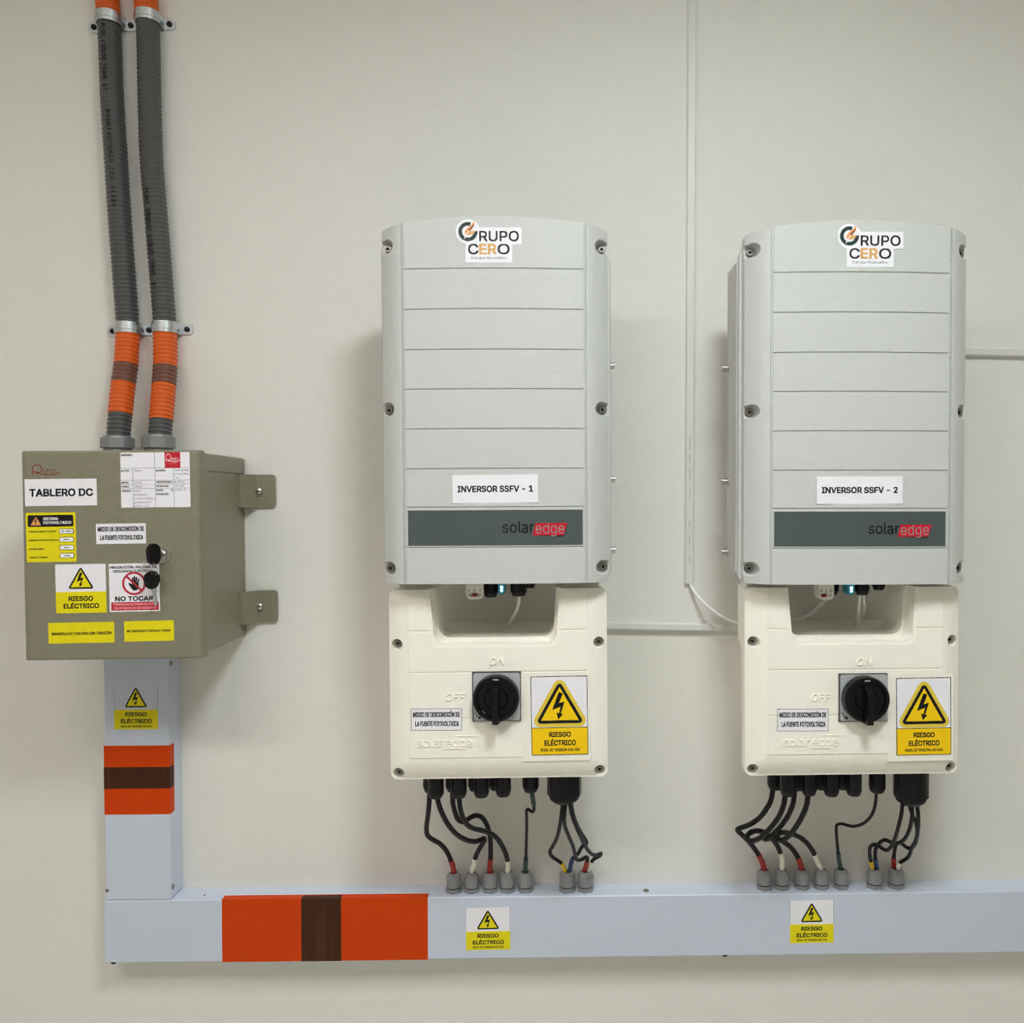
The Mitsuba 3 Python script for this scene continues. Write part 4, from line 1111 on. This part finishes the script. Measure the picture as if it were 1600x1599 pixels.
cable(L_.format("yellow sleeve, bent outward to the left", "left"), zB([(345, 325), (325, 480), (295, 680), (255, 830), (205, 930), (165, 1005), (200, 1075), (310, 1150), (355, 1225), (372, 1275)]), 0.134, GW, ends("A", 5, -0.0040), 0.0029, 0.0034, "yellow_sleeve", one(zB, (312, 1150)), 0.01)
cable(L_.format("red sleeve, second from right", "left"), zB([(385, 325), (362, 500), (365, 640), (410, 770), (470, 910), (505, 1030), (530, 1115), (600, 1110), (655, 1070), (678, 1085), (665, 1140), (650, 1210), (640, 1275)]), 0.148, GW, ends("A", 6, -0.0030), 0.0029, 0.0037, "red_sleeve", one(zB, (668, 1120)), 0.012)
cable(L_.format("blue sleeve, doubling back behind the others", "left"), zB([(440, 325), (475, 480), (535, 650), (600, 770), (650, 850), (668, 895), (630, 905), (590, 950), (540, 1040), (480, 1090), (450, 1170), (420, 1275)]), 0.128, GW, ends("A", 5, 0.0040), 0.0029, 0.0036, "blue_sleeve", one(zB, (478, 1090)), -0.004)
cable(L_.format("white sleeve, rightmost, its bend reaching farthest right", "left"), zB([(425, 325), (455, 470), (510, 640), (570, 780), (640, 920), (700, 1010), (760, 1052), (830, 1040), (862, 1022), (845, 1060), (790, 1085), (740, 1125), (710, 1190), (690, 1275)]), 0.150, GW, ends("A", 6, 0.0045), 0.0029, 0.0027, "white_sleeve", one(zB, (748, 1118)), 0.018)

cable(L_.format("red sleeve, leftmost with a sharp bend", "right"), zC([(608, 100), (575, 270), (500, 410), (400, 530), (280, 610), (150, 660), (100, 682), (130, 715), (220, 800), (310, 900), (395, 1020), (445, 1120), (470, 1240)]), wR, GW, ends("B", 0), 0.0040, 0.0045, "red_sleeve", one(zC, (395, 1020)), 0.004)
cable(L_.format("white sleeve, first loop from the left", "right"), zC([(778, 190), (750, 340), (690, 490), (600, 620), (490, 740), (380, 820), (285, 840), (232, 800), (270, 735), (370, 698), (470, 715), (560, 780), (640, 870), (690, 965), (728, 1090), (740, 1255)]), wF, GW, ends("B", 1), 0.0040, 0.0042, "white_sleeve", one(zC, (692, 965)), 0.018)
cable(L_.format("red sleeve, second red one from the left", "right"), zC([(905, 110), (885, 300), (815, 480), (720, 620), (610, 740), (520, 815), (462, 812), (500, 775), (610, 775), (720, 835), (850, 930), (950, 1070), (985, 1165), (1000, 1255)]), wR, GW, ends("B", 2), 0.0040, 0.0045, "red_sleeve", one(zC, (952, 1070)), 0.004)
cable(L_.format("white sleeve, second loop from the left", "right"), zC([(1095, 180), (1070, 340), (1010, 490), (930, 630), (830, 760), (730, 830), (650, 815), (650, 755), (730, 720), (840, 735), (950, 775), (1070, 865), (1165, 1000), (1215, 1120), (1240, 1265)]), wF, GW, ends("B", 3), 0.0040, 0.0043, "white_sleeve", one(zC, (1165, 1000)), 0.010)
cable("thin dark cable bent sideways, with one green sleeve, under the right inverter", zD([(708, 160), (690, 330), (650, 460), (580, 555), (490, 612), (380, 638), (290, 618), (215, 598), (155, 615), (148, 690), (160, 850), (175, 1000), (190, 1130), (200, 1245)]), 0.140, GW, ends("B", 4), 0.0024, 0.0034, "green_sleeve", one(zD, (175, 1000)), 0.0, None, None, "ground_cable")
cable(L_.format("yellow sleeve, leftmost of the thin four", "right"), zD([(1072, 320), (1050, 480), (1010, 640), (965, 800), (910, 920), (840, 972), (770, 930), (690, 885), (625, 915), (610, 1000), (625, 1110), (632, 1245)]), 0.148, GW, ends("B", 5, -0.0038), 0.0029, 0.0034, "yellow_sleeve", one(zD, (622, 1110)), 0.018)
cable(L_.format("blue sleeve, arching behind the yellow one", "right"), zD([(1195, 330), (1203, 460), (1185, 600), (1140, 740), (1080, 830), (1000, 868), (910, 858), (825, 822), (750, 865), (700, 940), (688, 1020), (690, 1100), (690, 1245)]), 0.142, GW, ends("B", 5, 0.0038), 0.0029, 0.0036, "blue_sleeve", one(zD, (690, 1090)), 0.004)
cable(L_.format("red sleeve, third of the thin four", "right"), zD([(1150, 330), (1185, 420), (1235, 540), (1272, 680), (1262, 820), (1215, 920), (1150, 945), (1080, 895), (1020, 855), (975, 900), (955, 1000), (945, 1090), (940, 1250)]), 0.128, GW, ends("B", 6, -0.0040), 0.0029, 0.0037, "red_sleeve", one(zD, (945, 1085)), -0.004)
cable(L_.format("white sleeve, rightmost of the thin four", "right"), zD([(1262, 330), (1285, 480), (1285, 640), (1268, 780), (1235, 870), (1195, 930), (1175, 1010), (1125, 1085), (1035, 1140), (1000, 1195), (985, 1250)]), 0.134, GW, ends("B", 6, 0.0038), 0.0030, 0.0031, "white_sleeve", one(zD, (1035, 1140)), 0.012)


relax_cables()
build_cables()

# ------------------------------------------------------------------ white data cables
def data_cable(label, pts, r):
    k = thing("data_cable", label, "cable")
    put(k, "jacket", tube(spline([[*P(x, y, w), w] for x, y, w in pts], 0.003), r, 14), "white_cable", True)


data_cable("thin white cable bowing from the upright raceway into the right switch box", [(1079, 898, 0.0045), (1079.5, 914, 0.006), (1086, 926, 0.012), (1096, 938, 0.022), (1110, 951, 0.034), (1128, 963, 0.046), (1150, 973, 0.056), (1180, 978, 0.058), (1236, 970, 0.056), (1262, 963, 0.06), (1280, 948, 0.08), (1293, 932, 0.11)], 0.0026)
data_cable("white cable hanging from the black gland under the left inverter", [(811, 926, 0.135), (811, 938, 0.133), (808, 952, 0.12), (801, 965, 0.10), (794, 979, 0.08), (790, 992, 0.06)], 0.0026)
data_cable("white cable pair strand hanging straight under the right inverter, left strand", [(1344, 924, 0.137), (1343, 938, 0.135), (1342, 955, 0.12), (1341, 972, 0.09), (1340, 990, 0.06)], 0.0026)
data_cable("white cable strand curving right under the right inverter", [(1348.5, 924, 0.133), (1349.5, 940, 0.130), (1350.5, 952, 0.10), (1345, 966, 0.07), (1332, 982, 0.05)], 0.0026)
